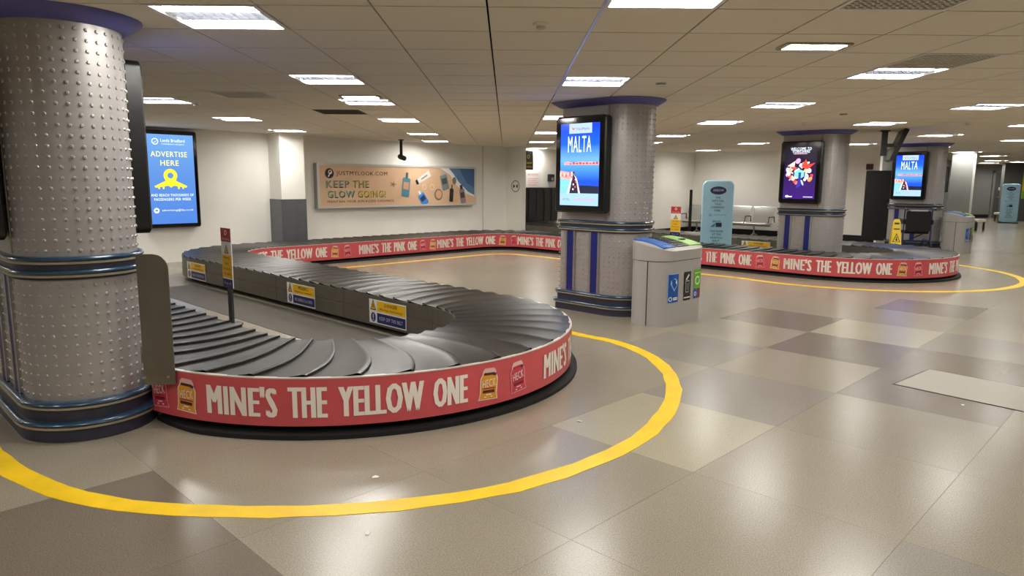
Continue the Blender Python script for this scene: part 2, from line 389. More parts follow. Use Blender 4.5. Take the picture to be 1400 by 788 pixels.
# coral band in panels, with a top lip coloured pale as its highlight
cuts = [S_BAND, CUM[2], CUM[3], CUM[4] + 2.6, CUM[6] - .6, CUM[7] - .2, CUM[8], LEN]
for a, b in zip(cuts[:-1], cuts[1:]):
    mb = MB().mat(PINK); ribbon(mb, a + .001, b - .001, 0, .02, ZB, ZT - .006); bd = mb.obj('fascia_band', car)
    mb = MB().mat(mat('highlight_lip', (206, 196, 186), .35)); ribbon(mb, a, b, -.004, .022, ZT - .006, ZT + .002); mb.obj('edge_trim', bd)
mb = MB().mat(PINK); ribbon(mb, .05, CUM[1] - .85, .19, .21, ZB, ZT - .006); bd = mb.obj('fascia_band', car)
mb = MB().mat(mat('highlight_lip', (206, 196, 186), .35)); ribbon(mb, .05, CUM[1] - .85, .186, .212, ZT - .006, ZT + .002); mb.obj('edge_trim', bd)
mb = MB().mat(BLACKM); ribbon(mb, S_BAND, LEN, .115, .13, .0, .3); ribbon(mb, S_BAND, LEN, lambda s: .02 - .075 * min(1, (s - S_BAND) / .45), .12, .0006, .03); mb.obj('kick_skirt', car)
# inner wall panels
ia, ib = .2, LEN - .1
s_ = ia
brk = [c for c in CUM[1:-1]]
while s_ < ib:
    e_ = min([s_ + 1.6] + [c for c in brk if c > s_ + .25] + [ib])
    mb = MB().mat(CAR_IN); ribbon(mb, s_ + .003, e_ - .003, BW - .022, BW, .06, .225); ribbon(mb, s_ + .003, e_ - .003, BW - .024, BW - .004, .228, .378)
    mb.obj('inner_panel', car); s_ = e_
# overlapping rubber plates
NS = 2000
cl = [0.]
for i in range(1, NS + 1):
    a = P(LEN * (i - 1) / NS, BW / 2); b = P(LEN * i / NS, BW / 2); cl.append(cl[-1] + math.dist(a, b))
def S_of(c):
    c = min(max(c, 0), cl[-1] - 1e-6); lo, hi = 0, NS
    while hi - lo > 1:
        md = (lo + hi) // 2
        if cl[md] <= c: lo = md
        else: hi = md
    return LEN * (lo + (c - cl[lo]) / (cl[hi] - cl[lo])) / NS
PITCH_P = .245; npl = int((cl[-1] - .35) / PITCH_P)
for k in range(npl):
    c0 = .1 + k * PITCH_P; rows = []; NT = 9
    for q, zt in ((0., .3875), (.35, .389), (.72, .393), (.92, .403), (1.0, .409), (1.07, .405)):
        row = []
        for i in range(NT):
            u = -1 + 2 * i / (NT - 1); c = c0 + q * PITCH_P + .10 * (1 - u * u) - .03 * u
            s = S_of(c); of = trim_off(s); off = of + .012 + (BW - .024 - of) * i / (NT - 1)
            x, y = P(s, off); row.append((x, y, zt - (.004 if i in (0, NT - 1) else 0)))
        rows.append(row)
    rows.append([(x, y, z - .016) for x, y, z in rows[-1]])
    mb = MB().mat(RUBBER); mb.rings(rows, closed=False, cap0=False, cap1=False)
    mb.obj('belt_plate', car, smooth=40)
# printed lettering and jars on the band
CREAM = flat((240, 232, 222)); RED = flat((176, 34, 58)); AMBER = flat((222, 152, 40)); BROWN = flat((74, 30, 22)); LIDP = flat((226, 186, 178)); DKPINK = flat((196, 44, 72)); NAVYP = flat((40, 48, 92))
def band_map(s0): return lambda x, z, l: (lambda q: (q[0], q[1], z))(P(s0 + x, -.0035 - .0012 * l))
def jar(pr, x, z, kind):
    p = pr.xform(x, z, -.07 if kind == 'y' else .08, 1.12)
    body = [(-.068, -.095), (.068, -.095), (.06, -.06), (.062, .03), (.05, .055), (-.05, .055), (-.062, .03), (-.06, -.06)]
    p.poly([(a * 1.1, b * 1.06) for a, b in body], CREAM if kind == 'y' else flat((238, 170, 172)), 1)
    p.poly(body, AMBER if kind == 'y' else DKPINK if False else (flat((204, 58, 82))), 2)
    p.poly([(-.056, .05), (.056, .05), (.052, .078), (.036, .098), (-.036, .098), (-.052, .078)], LIDP, 1)
    p.poly([(-.046, .054), (.046, .054), (.04, .07), (-.04, .07)], BROWN if kind == 'y' else RED, 2)
    p.rect(.03, .05, .052, .066, NAVYP, 3)
    p.text('HECK', 0, .005, .05, CREAM, 3, w=.1, bold=.02, rot=.1)
    p.rect(-.05, -.032, .05, -.024, RED, 3)
    p.rect(-.045, -.056, .045, -.038, BROWN if kind == 'y' else flat((120, 16, 40)), 3)
    p.rect(-.02, -.07, .02, -.064, CREAM, 3); p.ell(-.024, -.082, .009, .004, CREAM, 3, 8); p.ell(.024, -.082, .009, .004, CREAM, 3, 8)
ZC = (ZT + ZB) / 2
def phrase(s0, pink):
    pr = Print(band_map(s0)); L_ = 1.46 if pink else 1.72
    wds = [("MINE'S", 0, .48), ('THE', .55, .24), ('PINK' if pink else 'YELLOW', .86, .30 if pink else .54), ('ONE', 1.22 if pink else 1.465, .25)]
    for t, x, wd in wds: pr.text(t, x + .008, ZC, .197, CREAM, 1, w=wd - .016, bold=0, align='l', heavy=.0095)
    pr.obj('lettering', car)
    for x, kd in ((.17, 'p' if pink else 'y'), (.45, 'y' if pink else 'p')):
        pr = Print(band_map(s0 + L_)); jar(pr, x, ZC, kd); pr.obj('jar_print', car)
D1 = CUM[1] - 8.73
for x, kd in ((.09, 'p'), (.345, 'y')): pr = Print(band_map(S_BAND)); jar(pr, x, ZC, kd); pr.obj('jar_print', car)
phrase(9.62 + D1 + .02, False); phrase(12.14 + D1, True)
for s0, pk in ((14.75, False), (17.1, True), (21.25, False), (23.69, True), (25.72, False), (27.98, True), (30.1, False), (32.35, True), (34.41, False), (36.8, True), (38.95, False), (41.3, True), (43.6, False)):
    phrase(s0 + D1 + .09, pk)
# warning stickers on the inner wall
YEL = flat((240, 186, 16)); NAV = flat((22, 32, 92)); INK = flat((40, 28, 12)); OFFW = flat((232, 230, 226))
def sticker(n, m, zc, w_, h_, t1, t2, t3):
    pr = Print(lambda x, z, l: (n - .004 - .0012 * l - CO[0], m - x - CO[1], zc + z))
    a, b = w_ / 2, h_ / 2
    pr.rect(-a, -b, a, b, OFFW, 1)
    x1 = -a + w_ * .22
    pr.rect(x1, .006, a - .012, b - .012, YEL, 2); pr.rect(x1, -b + .012, a - .012, -.012, NAV, 2)
    cx = -a + w_ * .115; ty = h_ * .26
    pr.poly([(cx - .055, ty - .055), (cx + .055, ty - .055), (cx, ty + .065)], INK, 2); pr.poly([(cx - .04, ty - .045), (cx + .04, ty - .045), (cx, ty + .042)], YEL, 3)
    pr.poly([(cx - .01, ty - .03), (cx + .012, ty - .03), (cx + .006, ty + .015), (cx - .006, ty + .015)], INK, 4)
    pr.ell(cx, -h_ * .25, .045, .052, NAV, 2); pr.rect(cx - .007, -h_ * .25 - .012, cx + .007, -h_ * .25 + .034, OFFW, 3); pr.ell(cx, -h_ * .25 - .03, .009, .009, OFFW, 3, 8)
    xc = (x1 + a - .012) / 2
    pr.text(t1, xc, h_ * .33, h_ * .15, INK, 3, w=w_ * .34, bold=.02); pr.text(t2, xc, h_ * .13, h_ * .11, INK, 3, w=w_ * .6, bold=.01); pr.text(t3, xc, -h_ * .25, h_ * .15, OFFW, 3, w=w_ * .62, bold=.02)
    pr.obj('warning_sticker', car)
ni = N1 - BW
sticker(ni, 6.02, .215, .66, .26, 'DANGER', 'Moving machinery', 'KEEP OFF THE BELT')
sticker(ni, 7.83, .205, .68, .26, 'PELIGRO', 'Maquinaria en movimiento', 'NO SUBIRSE A LA CINTA')
sticker(ni, 11.05, .20, .70, .26, 'GEFAHR', 'Bewegliche Maschinenteile', 'NICHT BETRETEN')
ni2 = N3 - BW
sticker(ni2, 6.95, .215, .66, .26, 'DANGER', 'Moving machinery', 'KEEP OFF THE BELT')
# strip curtains where the belt runs through the wall
def curtain(n0, n1, m_, label):
    t = thing('strip_curtain', label, 'curtain', NM((n0 + n1) / 2, m_), R45)
    hw = (n1 - n0) / 2; k = 0; x = -hw
    q = MB().mat(BLACK); q.box(-hw, hw, -.02, .03, 1.38, 1.44); q.obj('curtain_rail', t)
    while x < hw - .02:
        wd = min(.17, hw - x); q = MB().mat(mat('black_rubber_flap', (11, 11, 11), .45, noise=(6, .3)))
        y0 = -.012 if k % 2 else .004; b_ = random.uniform(-.02, .02)
        q.rings([[(x, y0, 1.40), (x + wd + .015, y0, 1.40), (x + wd + .015, y0 + .007, 1.40), (x, y0 + .007, 1.40)],
                 [(x + b_ * .4, y0 - .02, .9), (x + wd + .015 + b_ * .4, y0 - .02, .9), (x + wd + .015, y0 - .013, .9), (x, y0 - .013, .9)],
                 [(x + b_, y0, .425), (x + wd + .015 + b_, y0, .425), (x + wd + .015 + b_, y0 + .007, .425), (x + b_, y0 + .007, .425)]])
        q.obj('curtain_strip', t); x += wd; k += 1
curtain(14.67, 16.49, 14.26, 'black rubber strip curtain closing the wall opening beside the white pier')
curtain(1.22, 2.73, 14.26, 'black rubber strip curtain over the belt opening behind the nearest column')

# ================================================================== FLOOR LINE
def yellow_line():
    pts = []
    C1p = (3.38, 5.27)
    tab = [(187, 2.74), (195, 2.78), (209, 2.87), (226, 2.89), (242, 2.93), (252, 2.95), (272, 2.90), (285, 2.83), (297, 2.78), (310, 2.74), (323, 2.68), (333, 2.59), (344, 2.40)]
    def rad(t):
        for (a, ra), (b, rb) in zip(tab[:-1], tab[1:]):
            if a <= t <= b: return ra + (rb - ra) * (t - a) / (b - a)
    pts = [(.66, m_) for m_ in (14.2, 12., 9., 8., 7., 6.2, 5.6)]
    for t in range(187, 345, 3): r_ = rad(t); pts.append((C1p[0] + r_ * math.cos(math.radians(t)), C1p[1] + r_ * math.sin(math.radians(t))))
    nl = 5.78
    ml = MBK - .8
    rr = .6
    pts += [(nl, 5.6), (nl, 7), (nl, 9), (nl, ml - rr)]
    pts += [(nl + rr - rr * math.cos(t), ml - rr + rr * math.sin(t)) for t in [PI / 2 * k / 6 for k in range(1, 7)]]
    n2 = N2 - .8
    pts += [(8, ml), (10, ml), (n2 - rr, ml)] + [(n2 - rr + rr * math.sin(t), ml - rr + rr * math.cos(t)) for t in [PI / 2 * k / 6 for k in range(1, 7)]]
    pts += [(n2, 9), (n2, 7), (n2, 5.6)]
    pts += [(C2[0] + 2.8 * math.cos(math.radians(180 + 3 * i)), C2[1] - .02 + 2.8 * math.sin(math.radians(180 + 3 * i))) for i in range(0, 61)]
    pts += [(C2[0] + 2.8, 6), (C2[0] + 2.8, 9), (C2[0] + 2.8, 13)]
    # resample, ragged edges
    out = []
    for a, b in zip(pts[:-1], pts[1:]):
        k = max(1, int(math.dist(a, b) / .11))
        out += [(a[0] + (b[0] - a[0]) * t / k, a[1] + (b[1] - a[1]) * t / k) for t in range(k)]
    mb = MB().mat(mat('yellow_floor_paint', (238, 196, 6), .42, noise=(5, .10)))
    rows = []; hw = .062
    for i in range(1, len(out) - 1):
        dx, dy = out[i + 1][0] - out[i - 1][0], out[i + 1][1] - out[i - 1][1]; l_ = math.hypot(dx, dy) or 1
        nx, ny = -dy / l_, dx / l_; a = hw + random.uniform(-.008, .006); b = hw + random.uniform(-.008, .006); x, y = out[i][0] - 3, out[i][1] - 5
        rows.append([(x + nx * a, y + ny * a, .0), (x + nx * a, y + ny * a, .0025), (x - nx * b, y - ny * b, .0025), (x - nx * b, y - ny * b, .0)])
    mb.rings(rows)
    mb.obj('floor_line', loc=NM(3, 5), rz=R45, smooth=0, label='worn yellow safety line painted on the floor around the baggage carousel', cat='floor marking')
yellow_line()

# ================================================================== COLUMNS
CR, CH = .345, .375
def stad(off, z, n=18):
    r = CR + off; b = .07 + off * .5; e = CH + off
    back = [(r - b + b * math.cos(PI / 2 * i / 4), e - b + b * math.sin(PI / 2 * i / 4), z) for i in range(5)] + [(-(r - b) - b * math.sin(PI / 2 * i / 4), e - b + b * math.cos(PI / 2 * i / 4), z) for i in range(5)]
    return back + [(-r * math.cos(PI * i / n), -CH - r * math.sin(PI * i / n), z) for i in range(n + 1)]
def build_column():
    t = thing('clad_column', '', 'column')
    q = MB().mat(CLAD); q.rings([stad(0, 1.12), stad(0, CEIL - .05)]); q.obj('upper_cladding', t)
    q = MB().mat(CLAD); q.rings([stad(0, .24), stad(0, 1.02)]); q.obj('lower_cladding', t)
    q = MB().mat(CAPB); q.rings([stad(.005, CEIL - .075), stad(.03, CEIL - .07), stad(.12, CEIL - .012), stad(.125, CEIL - .001)]); q.obj('cap', t)
    q = MB().mat(NAVY); q.rings([stad(.012, 1.0), stad(.012, 1.14)]); w_ = q.obj('waist_band', t)
    def rail(z, o, parent, r=.017):
        q = MB().mat(RAILB); q.rings([stad(o, z - r)] + [stad(o + .026 * math.sin(a), z - r * math.cos(a)) for a in (.5, 1, 1.57, 2.1, 2.6)] + [stad(o, z + r)]); b = q.obj('rail', parent)
        q = MB().mat(BEIGE); q.rings([stad(o, z - r - .014), stad(o + .018, z - r - .012), stad(o + .018, z - r + .002), stad(o, z - r + .003)]); q.obj('rail_lip', parent)
    rail(1.125, .012, w_); rail(1.045, .012, w_)
    q = MB().mat(NAVY); q.rings([stad(.05, 0), stad(.05, .105), stad(.03, .11), stad(.03, .24)]); p_ = q.obj('plinth', t)
    rail(.112, .05, p_); rail(.232, .03, p_)
    for sx in (-1, 1):
        for y in (-.21, .17):
            q = MB().mat(STRIPB); x = sx * CR; q.box(min(x, x + sx * .012), max(x, x + sx * .012), y - .05, y + .05, .255, 1.0); st = q.obj('blue_strip', t)
            for y2 in (y - .078, y + .05):
                q = MB().mat(STEEL); q.box(min(x, x + sx * .018), max(x, x + sx * .018), y2, y2 + .028, .255, 1.0); q.obj('strip_trim', st)
        for y in (-CH,):
            q = MB().mat(BEIGE); q.box(min(sx * CR, sx * (CR + .006)), max(sx * CR, sx * (CR + .006)), y - .014, y + .014, 1.15, CEIL - .07); q.obj('joint_strip', t)
    # pressed studs
    q = MB().mat(CLAD)
    def stud(x, y, z, ang):
        c, s = math.cos(ang), math.sin(ang); R_ = .0125; vs = []; fs = []
        for k, (r, h) in enumerate(((R_, 0), (R_ * .72, .006))):
            for i in range(6):
                a = i * PI / 3; vs.append((x + c * h - s * r * math.cos(a), y + s * h + c * r * math.cos(a), z + r * math.sin(a)))
        vs.append((x + c * .0085, y + s * .0085, z))
        for i in range(6): fs += [(i, (i + 1) % 6, 6 + (i + 1) % 6, 6 + i), (6 + i, 6 + (i + 1) % 6, 12)]
        q.add(vs, fs)
    for zs in ([1.175 + .0615 * i for i in range(22)], [.285 + .0615 * i for i in range(12)]):
        for z in zs:
            for sy in (-1,):
                for i in range(17):
                    a = PI * (i + .75) / 17.5
                    stud(CR * math.cos(a), sy * (CH + CR * math.sin(a)), z, sy * a)
    for i in range(12):
        z = .285 + .0615 * i
        for sx in (-1, 1):
            for y in (-.345, -.285, -.09, -.03, .03, .085, .30, .355):
                stud(sx * CR, y, z, 0 if sx > 0 else PI)
    o = q.obj('pressed_studs', t, kind='stuff'); return t
COLS = [((1.24, 5.52), 'studded silver column nearest the camera, beside the steel guard plate'), ((7.15, 5.48), 'studded silver column carrying the blue Malta screen beside the three-stream bin'),
        ((13.68, 5.52), 'studded silver column standing inside the far carousel loop behind the pink band'), ((19.4, 5.25), 'farthest studded silver column, behind the black wheelchair and wet-floor sign')]
c0 = build_column(); cols = [c0]
for _ in range(3): cols.append(copy_tree(c0))
for o, (p, lb) in zip(cols, COLS): o.location = NM(*p); o.rotation_euler = (0, 0, R45); o['label'] = lb; o['group'] = 'studded silver columns'

# ================================================================== SCREENS ON COLUMNS
def screen_body(t, w_, h_, dep, bez, rad_=.05):
    q = MB().mat(BLACK); slab(q, rrect(-w_ / 2, 0, w_ / 2, h_, rad_), -dep, 0, .014); q.obj('housing', t)
    q = MB().mat(GLASS); q.prism_y(rrect(-w_ / 2 + .02, .02, w_ / 2 - .02, h_ - .02, rad_ * .7), -dep - .002, -dep + .004); q.obj('front_glass', t)
def screen_pic(t, w_, h_, dep, bez, m_):
    q = MB().mat(m_); q.box(-w_ / 2 + bez, w_ / 2 - bez, -dep - .0035, -dep - .001, bez, h_ - bez); return q.obj('picture', t, smooth=0)
E_ = 1.5
W_E = flat((235, 244, 255), E_); SKYM = ramp_mat('malta_picture', [(0, (26, 75, 190)), (.3, (14, 58, 190)), (.48, (58, 115, 175)), (.56, (80, 128, 190)), (.75, (12, 70, 210)), (1, (6, 42, 205))], 2.5)
def malta(t, w_, h_, dep, bez):
    pic = screen_pic(t, w_, h_, dep, bez, SKYM)
    pr = Print(lambda x, z, l: (x, -dep - .004 - .0012 * l, z)); a = w_ / 2 - bez; H_ = h_ - 2 * bez; z0 = bez
    Z = lambda f: z0 + H_ * f
    pr.rect(-a, Z(0), a, Z(.15), flat((178, 222, 255), 1.), 1)
    pr.text('easyJet holidays', a * .28, Z(.075), .04, flat((235, 100, 150), E_), 2, w=a * 1.1, bold=.01); pr.text('ATOL', -a * .65, Z(.075), .026, flat((40, 110, 190), E_), 2, w=a * .4)
    pr.poly([(-a * .55, Z(.88)), (a * .62, Z(.88)), (a * .62, Z(1)), (-a * .55, Z(1))], flat((196, 222, 255), 1.), 1)
    pr.text('VisitMalta', a * .15, Z(.935), .03, flat((60, 70, 150), E_), 2, w=a * .7); pr.poly([(-a * .42, Z(.96)), (-a * .33, Z(.915)), (-a * .22, Z(.96)), (-a * .32, Z(.94))], flat((200, 60, 90), E_), 2)
    pr.text('MALTA', 0, Z(.75), .19, W_E, 2, w=a * 1.2)
    # headland, sea wall and harbour
    rd = random.Random(3)
    pts = [(-a * .8, Z(.50)), (a, Z(.495)), (a, Z(.535))] + [(a - (i + 1) * a * 1.8 / 9, Z(.525 + rd.uniform(0, .02))) for i in range(9)]
    pr.poly(pts, flat((232, 150, 150), E_), 1)
    for i in range(9): x = -a * .5 + i * a * .17; pr.rect(x, Z(.505), x + a * .1, Z(.515 + rd.uniform(0, .02)), flat((170, 70, 80), E_ * .8), 2)
    pr.poly([(-a, Z(.15)), (-a * .45, Z(.15)), (-a * .25, Z(.30)), (-a * .2, Z(.40)), (-a, Z(.42))], flat((120, 190, 240), E_), 1)
    pr.poly([(-a, Z(.34)), (-a * .35, Z(.31)), (-a * .3, Z(.40)), (-a, Z(.43))], flat((240, 150, 140), E_), 2)
    for i in range(7): x = -a + i * a * .1; pr.rect(x, Z(.335 + rd.uniform(0, .04)), x + a * .06, Z(.38 + rd.uniform(0, .04)), flat((200, 70, 90) if i % 2 else (255, 210, 190), E_), 3)
    pr.poly([(-a * .55, Z(.15)), (a * .05, Z(.15)), (-a * .05, Z(.28)), (-a * .25, Z(.42)), (-a * .4, Z(.40)), (-a * .42, Z(.28))], flat((40, 36, 60), E_ * .6), 2)
    pr.poly([(-a * .62, Z(.15)), (-a * .5, Z(.15)), (-a * .33, Z(.37)), (-a * .38, Z(.38))], W_E, 3); pr.poly([(-a * .02, Z(.15)), (a * .08, Z(.15)), (-a * .1, Z(.33)), (-a * .3, Z(.40)), (-a * .13, Z(.31))], flat((255, 200, 230), E_), 3)
    for i in range(6): pr.ell(-a * .3 + rd.uniform(-.03, .05), Z(.2 + i * .03), .012, .012, flat((236, 80, 90) if i % 2 else (255, 230, 230), E_), 4, 8)
    pr.poly([(a * .05, Z(.15)), (a, Z(.15)), (a, Z(.24)), (a * .02, Z(.25))], flat((20, 30, 60), E_ * .6), 1)
    pr.obj('artwork', pic)
def collage(t, w_, h_, dep, bez):
    pic = screen_pic(t, w_, h_, dep, bez, ramp_mat('collage_backdrop', [(0, (54, 20, 110)), (.25, (50, 22, 92)), (.6, (26, 14, 44)), (1, (14, 10, 26))], E_))
    pr = Print(lambda x, z, l: (x, -dep - .004 - .0012 * l, z)); a = w_ / 2 - bez; H_ = h_ - 2 * bez; Z = lambda f: bez + H_ * f
    rd = random.Random(11); cols_ = [(255, 120, 90), (255, 190, 170), (240, 60, 60), (255, 240, 240), (230, 160, 220), (255, 170, 90), (170, 190, 255), (255, 220, 200)]
    for i in range(60):
        an = rd.uniform(0, 2 * PI); r = math.sqrt(rd.random()) * .82
        pr.ell(a * r * math.cos(an), Z(.5) + .26 * r * math.sin(an), rd.uniform(.015, .055), rd.uniform(.012, .05), flat(rd.choice(cols_), E_), 1 + i % 6, 9, rd.uniform(0, 3))
    pr.poly([(-a * .8, Z(.62)), (-a * .3, Z(.72)), (-a * .35, Z(.6))], flat((255, 200, 190), E_), 7); pr.poly([(a * .1, Z(.6)), (a * .35, Z(.75)), (a * .5, Z(.64)), (a * .95, Z(.68)), (a * .5, Z(.56))], flat((255, 60, 50), E_), 7)
    pr.ell(0, Z(.47), a * .32, .08, flat((120, 200, 230), E_), 8); pr.rect(-a * .4, Z(.42), -a * .32, Z(.51), flat((20, 60, 80), E_), 9); pr.rect(a * .28, Z(.42), a * .35, Z(.51), flat((20, 80, 80), E_), 9); pr.rect(-a * .06, Z(.38), a * .1, Z(.5), flat((30, 60, 120), E_), 9)
    pr.poly([(-a * .2, Z(.2)), (-a * .05, Z(.38)), (a * .1, Z(.38)), (a * .12, Z(.24))], flat((40, 40, 150), E_), 9)
    pr.text('WELCOME TO', 0, Z(.945), .052, W_E, 2, w=a * 1.3, bold=.03); pr.text('YORKSHIRE', 0, Z(.895), .052, W_E, 2, w=a * 1.1, bold=.03); pr.rect(-a * .45, Z(.845), a * .4, Z(.86), flat((220, 160, 190), E_), 2)
    pr.ell(-a * .72, Z(.045), .035, .022, W_E, 2, 10); pr.rect(-a * .8, Z(.03), -a * .4, Z(.05), W_E, 2); pr.rect(a * .3, Z(.03), a * .9, Z(.045), flat((190, 190, 220), E_), 2)
    pr.obj('artwork', pic)
SW, SH, SD, SB = .77, 1.15, .12, .088
def col_screen(n, m_, face, label, pic=None):
    """face -1: towards -n, +1: towards +n"""
    t = thing('advertising_screen', label, 'screen', NM(n + face * (CR + .025), m_, 1.235), -R45 if face < 0 else PI - R45, 'portrait screens hung on the columns')
    screen_body(t, SW, SH, SD, SB)
    q = MB().mat(BLACKM); q.box(-.25, .25, -.01, .024, .2, SH - .2); q.obj('wall_bracket', t)
    if pic: pic(t, SW, SH, SD, SB)
    else: screen_pic(t, SW, SH, SD, SB, SKYM)
off_m = -.06
col_screen(7.15, 5.48 + off_m, -1, 'portrait screen showing a blue Malta harbour advert on the middle column', malta)
col_screen(13.68, 5.52 + off_m, -1, 'portrait screen with a dark purple collage advert on the column in the far loop', collage)
col_screen(19.4, 5.25 + off_m, -1, 'small-looking distant portrait screen with a blue Malta advert above the wheelchair', malta)
col_screen(1.225, 5.54, 1, 'black portrait screen seen edge-on at the right side of the nearest column', malta)
col_screen(1.24, 5.52 + off_m, -1, 'black portrait screen at the left side of the nearest column, cut by the picture edge', collage)
for n, m_ in ((7.15, 5.48), (13.68, 5.52), (19.4, 5.25)):
    pass
# cable down the side of the middle column
def cable(n, m_, lab):
    q = MB().mat(BLACKM); r = CR + .012
    a = .32
    q.tube([(r * math.cos(a), -CH - r * math.sin(a), z) for z in (2.3, 2.1, 1.8, 1.5, 1.3)], .012, 6)
    q.obj('cable', label=lab, cat='cable', loc=NM(n, m_), rz=R45)
cable(7.15, 5.48, 'thin black cable running down the right edge of the middle column')
# ---- big wall screen
t = thing('advertising_screen', 'large wall screen reading ADVERTISE HERE on a blue ground', 'screen', NM(5.09, 14.29, .69), R45)
W2, H2, D2, B2 = 1.02, 1.83, .16, .075
screen_body(t, W2, H2, D2, B2, .04)
pic = screen_pic(t, W2, H2, D2, B2, ramp_mat('advert_blue', [(0, (74, 124, 205)), (.5, (86, 134, 205)), (1, (104, 156, 218))], 1.15))
pr = Print(lambda x, z, l: (x, -D2 - .004 - .0012 * l, z)); WE = flat((238, 244, 255), 1.3); YE = flat((250, 226, 40), 1.2)
pr.ring(-.26, 1.62, .045, .06, WE, 1); pr.poly([(-.31, 1.58), (-.23, 1.64), (-.25, 1.61)], WE, 2); pr.text('Leeds Bradford', .06, 1.645, .06, WE, 1, w=.44, bold=.012); pr.text("Yorkshire's Airport", .06, 1.575, .04, WE, 1, w=.42)
pr.text('ADVERTISE', -.02, 1.39, .10, flat((250, 240, 130), 1.25), 1, w=.66, bold=.02); pr.text('HERE', -.02, 1.225, .10, flat((250, 240, 130), 1.25), 1, w=.33, bold=.02)
pr.ring(-.02, .99, .055, .125, YE, 1, 24); pr.poly([(-.13, .93), (.09, .93), (.03, .80), (-.02, .76), (-.07, .80)], YE, 1)
pr.poly([(-.32, .79), (-.05, .92), (.01, .92), (.28, .79), (.26, .76), (.02, .80), (-.06, .80), (-.30, .76)], YE, 2)
for x in (-.24, -.16, .12, .2): pr.poly([(x - .02, .79), (x + .02, .79), (x + .012, .735), (x - .012, .735)], YE, 2)
pr.text('AND REACH THOUSANDS OF', -.0, .62, .05, WE, 1, w=.78, bold=.012); pr.text('PASSENGERS PER WEEK', -.0, .54, .05, WE, 1, w=.68, bold=.012)
pr.ell(-.31, .33, .05, .05, WE, 1); pr.rect(-.335, .315, -.285, .345, flat((60, 110, 205), 1.2), 2); pr.text('advertising@lba.co.uk', .08, .33, .05, WE, 1, w=.58)
pr.obj('artwork', pic)

# ================================================================== WALL LIGHTBOX POSTER
t = thing('wall_poster', 'wide sand-coloured beauty products poster in a grey frame on the back wall', 'poster', NM(10.74, 14.495, .97), R45)
PW, PH = 4.86, 1.03
q = MB().mat(FRAMEG); q.box(-PW / 2, PW / 2, -.14, 0, 0, PH); q.obj('frame_box', t)
q = MB().mat(mat('pale_frame', (206, 204, 198), .35, .3))
for b in ((-PW / 2, PW / 2, 0, .05), (-PW / 2, PW / 2, PH - .05, PH)): q.box(b[0], b[1], -.155, -.14, b[2], b[3])
q.box(-PW / 2, -PW / 2 + .06, -.155, -.14, .05, PH - .05); q.box(PW / 2 - .06, PW / 2, -.155, -.14, .05, PH - .05); q.obj('frame_edge', t)
pr = Print(lambda x, z, l: (x, -.1405 - .0015 * l, z))
pr.rect(-PW / 2 + .06, .05, PW / 2 - .06, PH - .05, mat('poster_sand', (214, 176, 142), .5, noise=(1.5, .10)), 1)
INKP = flat((18, 18, 22)); x0 = -PW / 2
pr.ell(x0 + .32, .80, .115, .115, INKP, 2, 24); pr.ring(x0 + .34, .83, .035, .05, CREAM, 3, 12); pr.poly([(x0 + .27, .72), (x0 + .30, .72), (x0 + .37, .83), (x0 + .34, .83)], CREAM, 3)
pr.text('JUSTMYLOOK.COM', x0 + .50, .795, .12, INKP, 2, w=1.42, bold=.015, align='l')
GRN = flat((150, 196, 180)); YLW = flat((236, 220, 40)); MIX = flat((204, 206, 110))
for t_, x_, z_, w_, m_ in (('KEEP', .22, .565, .60, GRN), ('THE', .92, .565, .45, MIX), ('GLOW', .25, .33, .72, GRN), ('GOING!', 1.06, .33, .78, YLW)):
    pr.text(t_, x0 + x_ + .012, z_ - .012, .165, flat((92, 96, 60)), 2, w=w_, bold=.05, align='l'); pr.text(t_, x0 + x_, z_, .15, m_, 3, w=w_, bold=.02, align='l')
pr.text('MAINTAIN YOUR SUN-KISSED RADIANCE', x0 + .25, .155, .055, INKP, 2, w=1.85, bold=.015, align='l')
# sea and foam, upper right
X = lambda px: x0 + .06 + (px - 60) / 1275 * (PW - .12); Zp = lambda py: PH - .05 - (py - 60) / 340 * (PH - .1)
pr.poly([(X(1090), Zp(62)), (X(1333), Zp(62)), (X(1333), Zp(320)), (X(1270), Zp(285)), (X(1180), Zp(190)), (X(1130), Zp(110))], flat((86, 120, 154)), 2)
pr.poly([(X(1190), Zp(62)), (X(1333), Zp(62)), (X(1333), Zp(250)), (X(1260), Zp(200)), (X(1210), Zp(110))], flat((52, 88, 130)), 3)
pr.poly([(X(1010), Zp(64)), (X(1090), Zp(62)), (X(1130), Zp(110)), (X(1180), Zp(190)), (X(1270), Zp(285)), (X(1333), Zp(320)), (X(1333), Zp(335)), (X(1250), Zp(305)), (X(1150), Zp(215)), (X(1105), Zp(130)), (X(1060), Zp(95))], flat((232, 230, 226)), 4)
def bottle(px, py, wd, ht, rot, body, cap, lab, rc=(.3, .2)):
    p = pr.xform(X(px), Zp(py), rot); a, b = wd / 2, ht / 2
    p.poly(rrect(-a, -b, a, b * .55, a * .35), body, 5); p.poly([(-a * rc[0], b * .5), (a * rc[0], b * .5), (a * rc[0], b), (-a * rc[0], b)], cap, 5); p.rect(-a * .7, -b * .4, a * .7, b * .2, lab, 6)
bottle(712, 218, .24, .60, -.12, flat((70, 128, 146)), flat((60, 90, 110)), flat((206, 150, 110))); bottle(850, 340, .22, .42, .62, flat((72, 140, 214)), flat((240, 240, 245)), flat((30, 60, 120)))
bottle(1045, 175, .24, .52, .25, flat((120, 134, 132)), flat((170, 180, 182)), flat((70, 74, 78))); bottle(1113, 300, .13, .45, -.08, INKP, INKP, flat((40, 40, 40))); bottle(1215, 310, .19, .50, .18, flat((150, 128, 132)), flat((40, 40, 44)), flat((70, 50, 56)), (.5, .2))
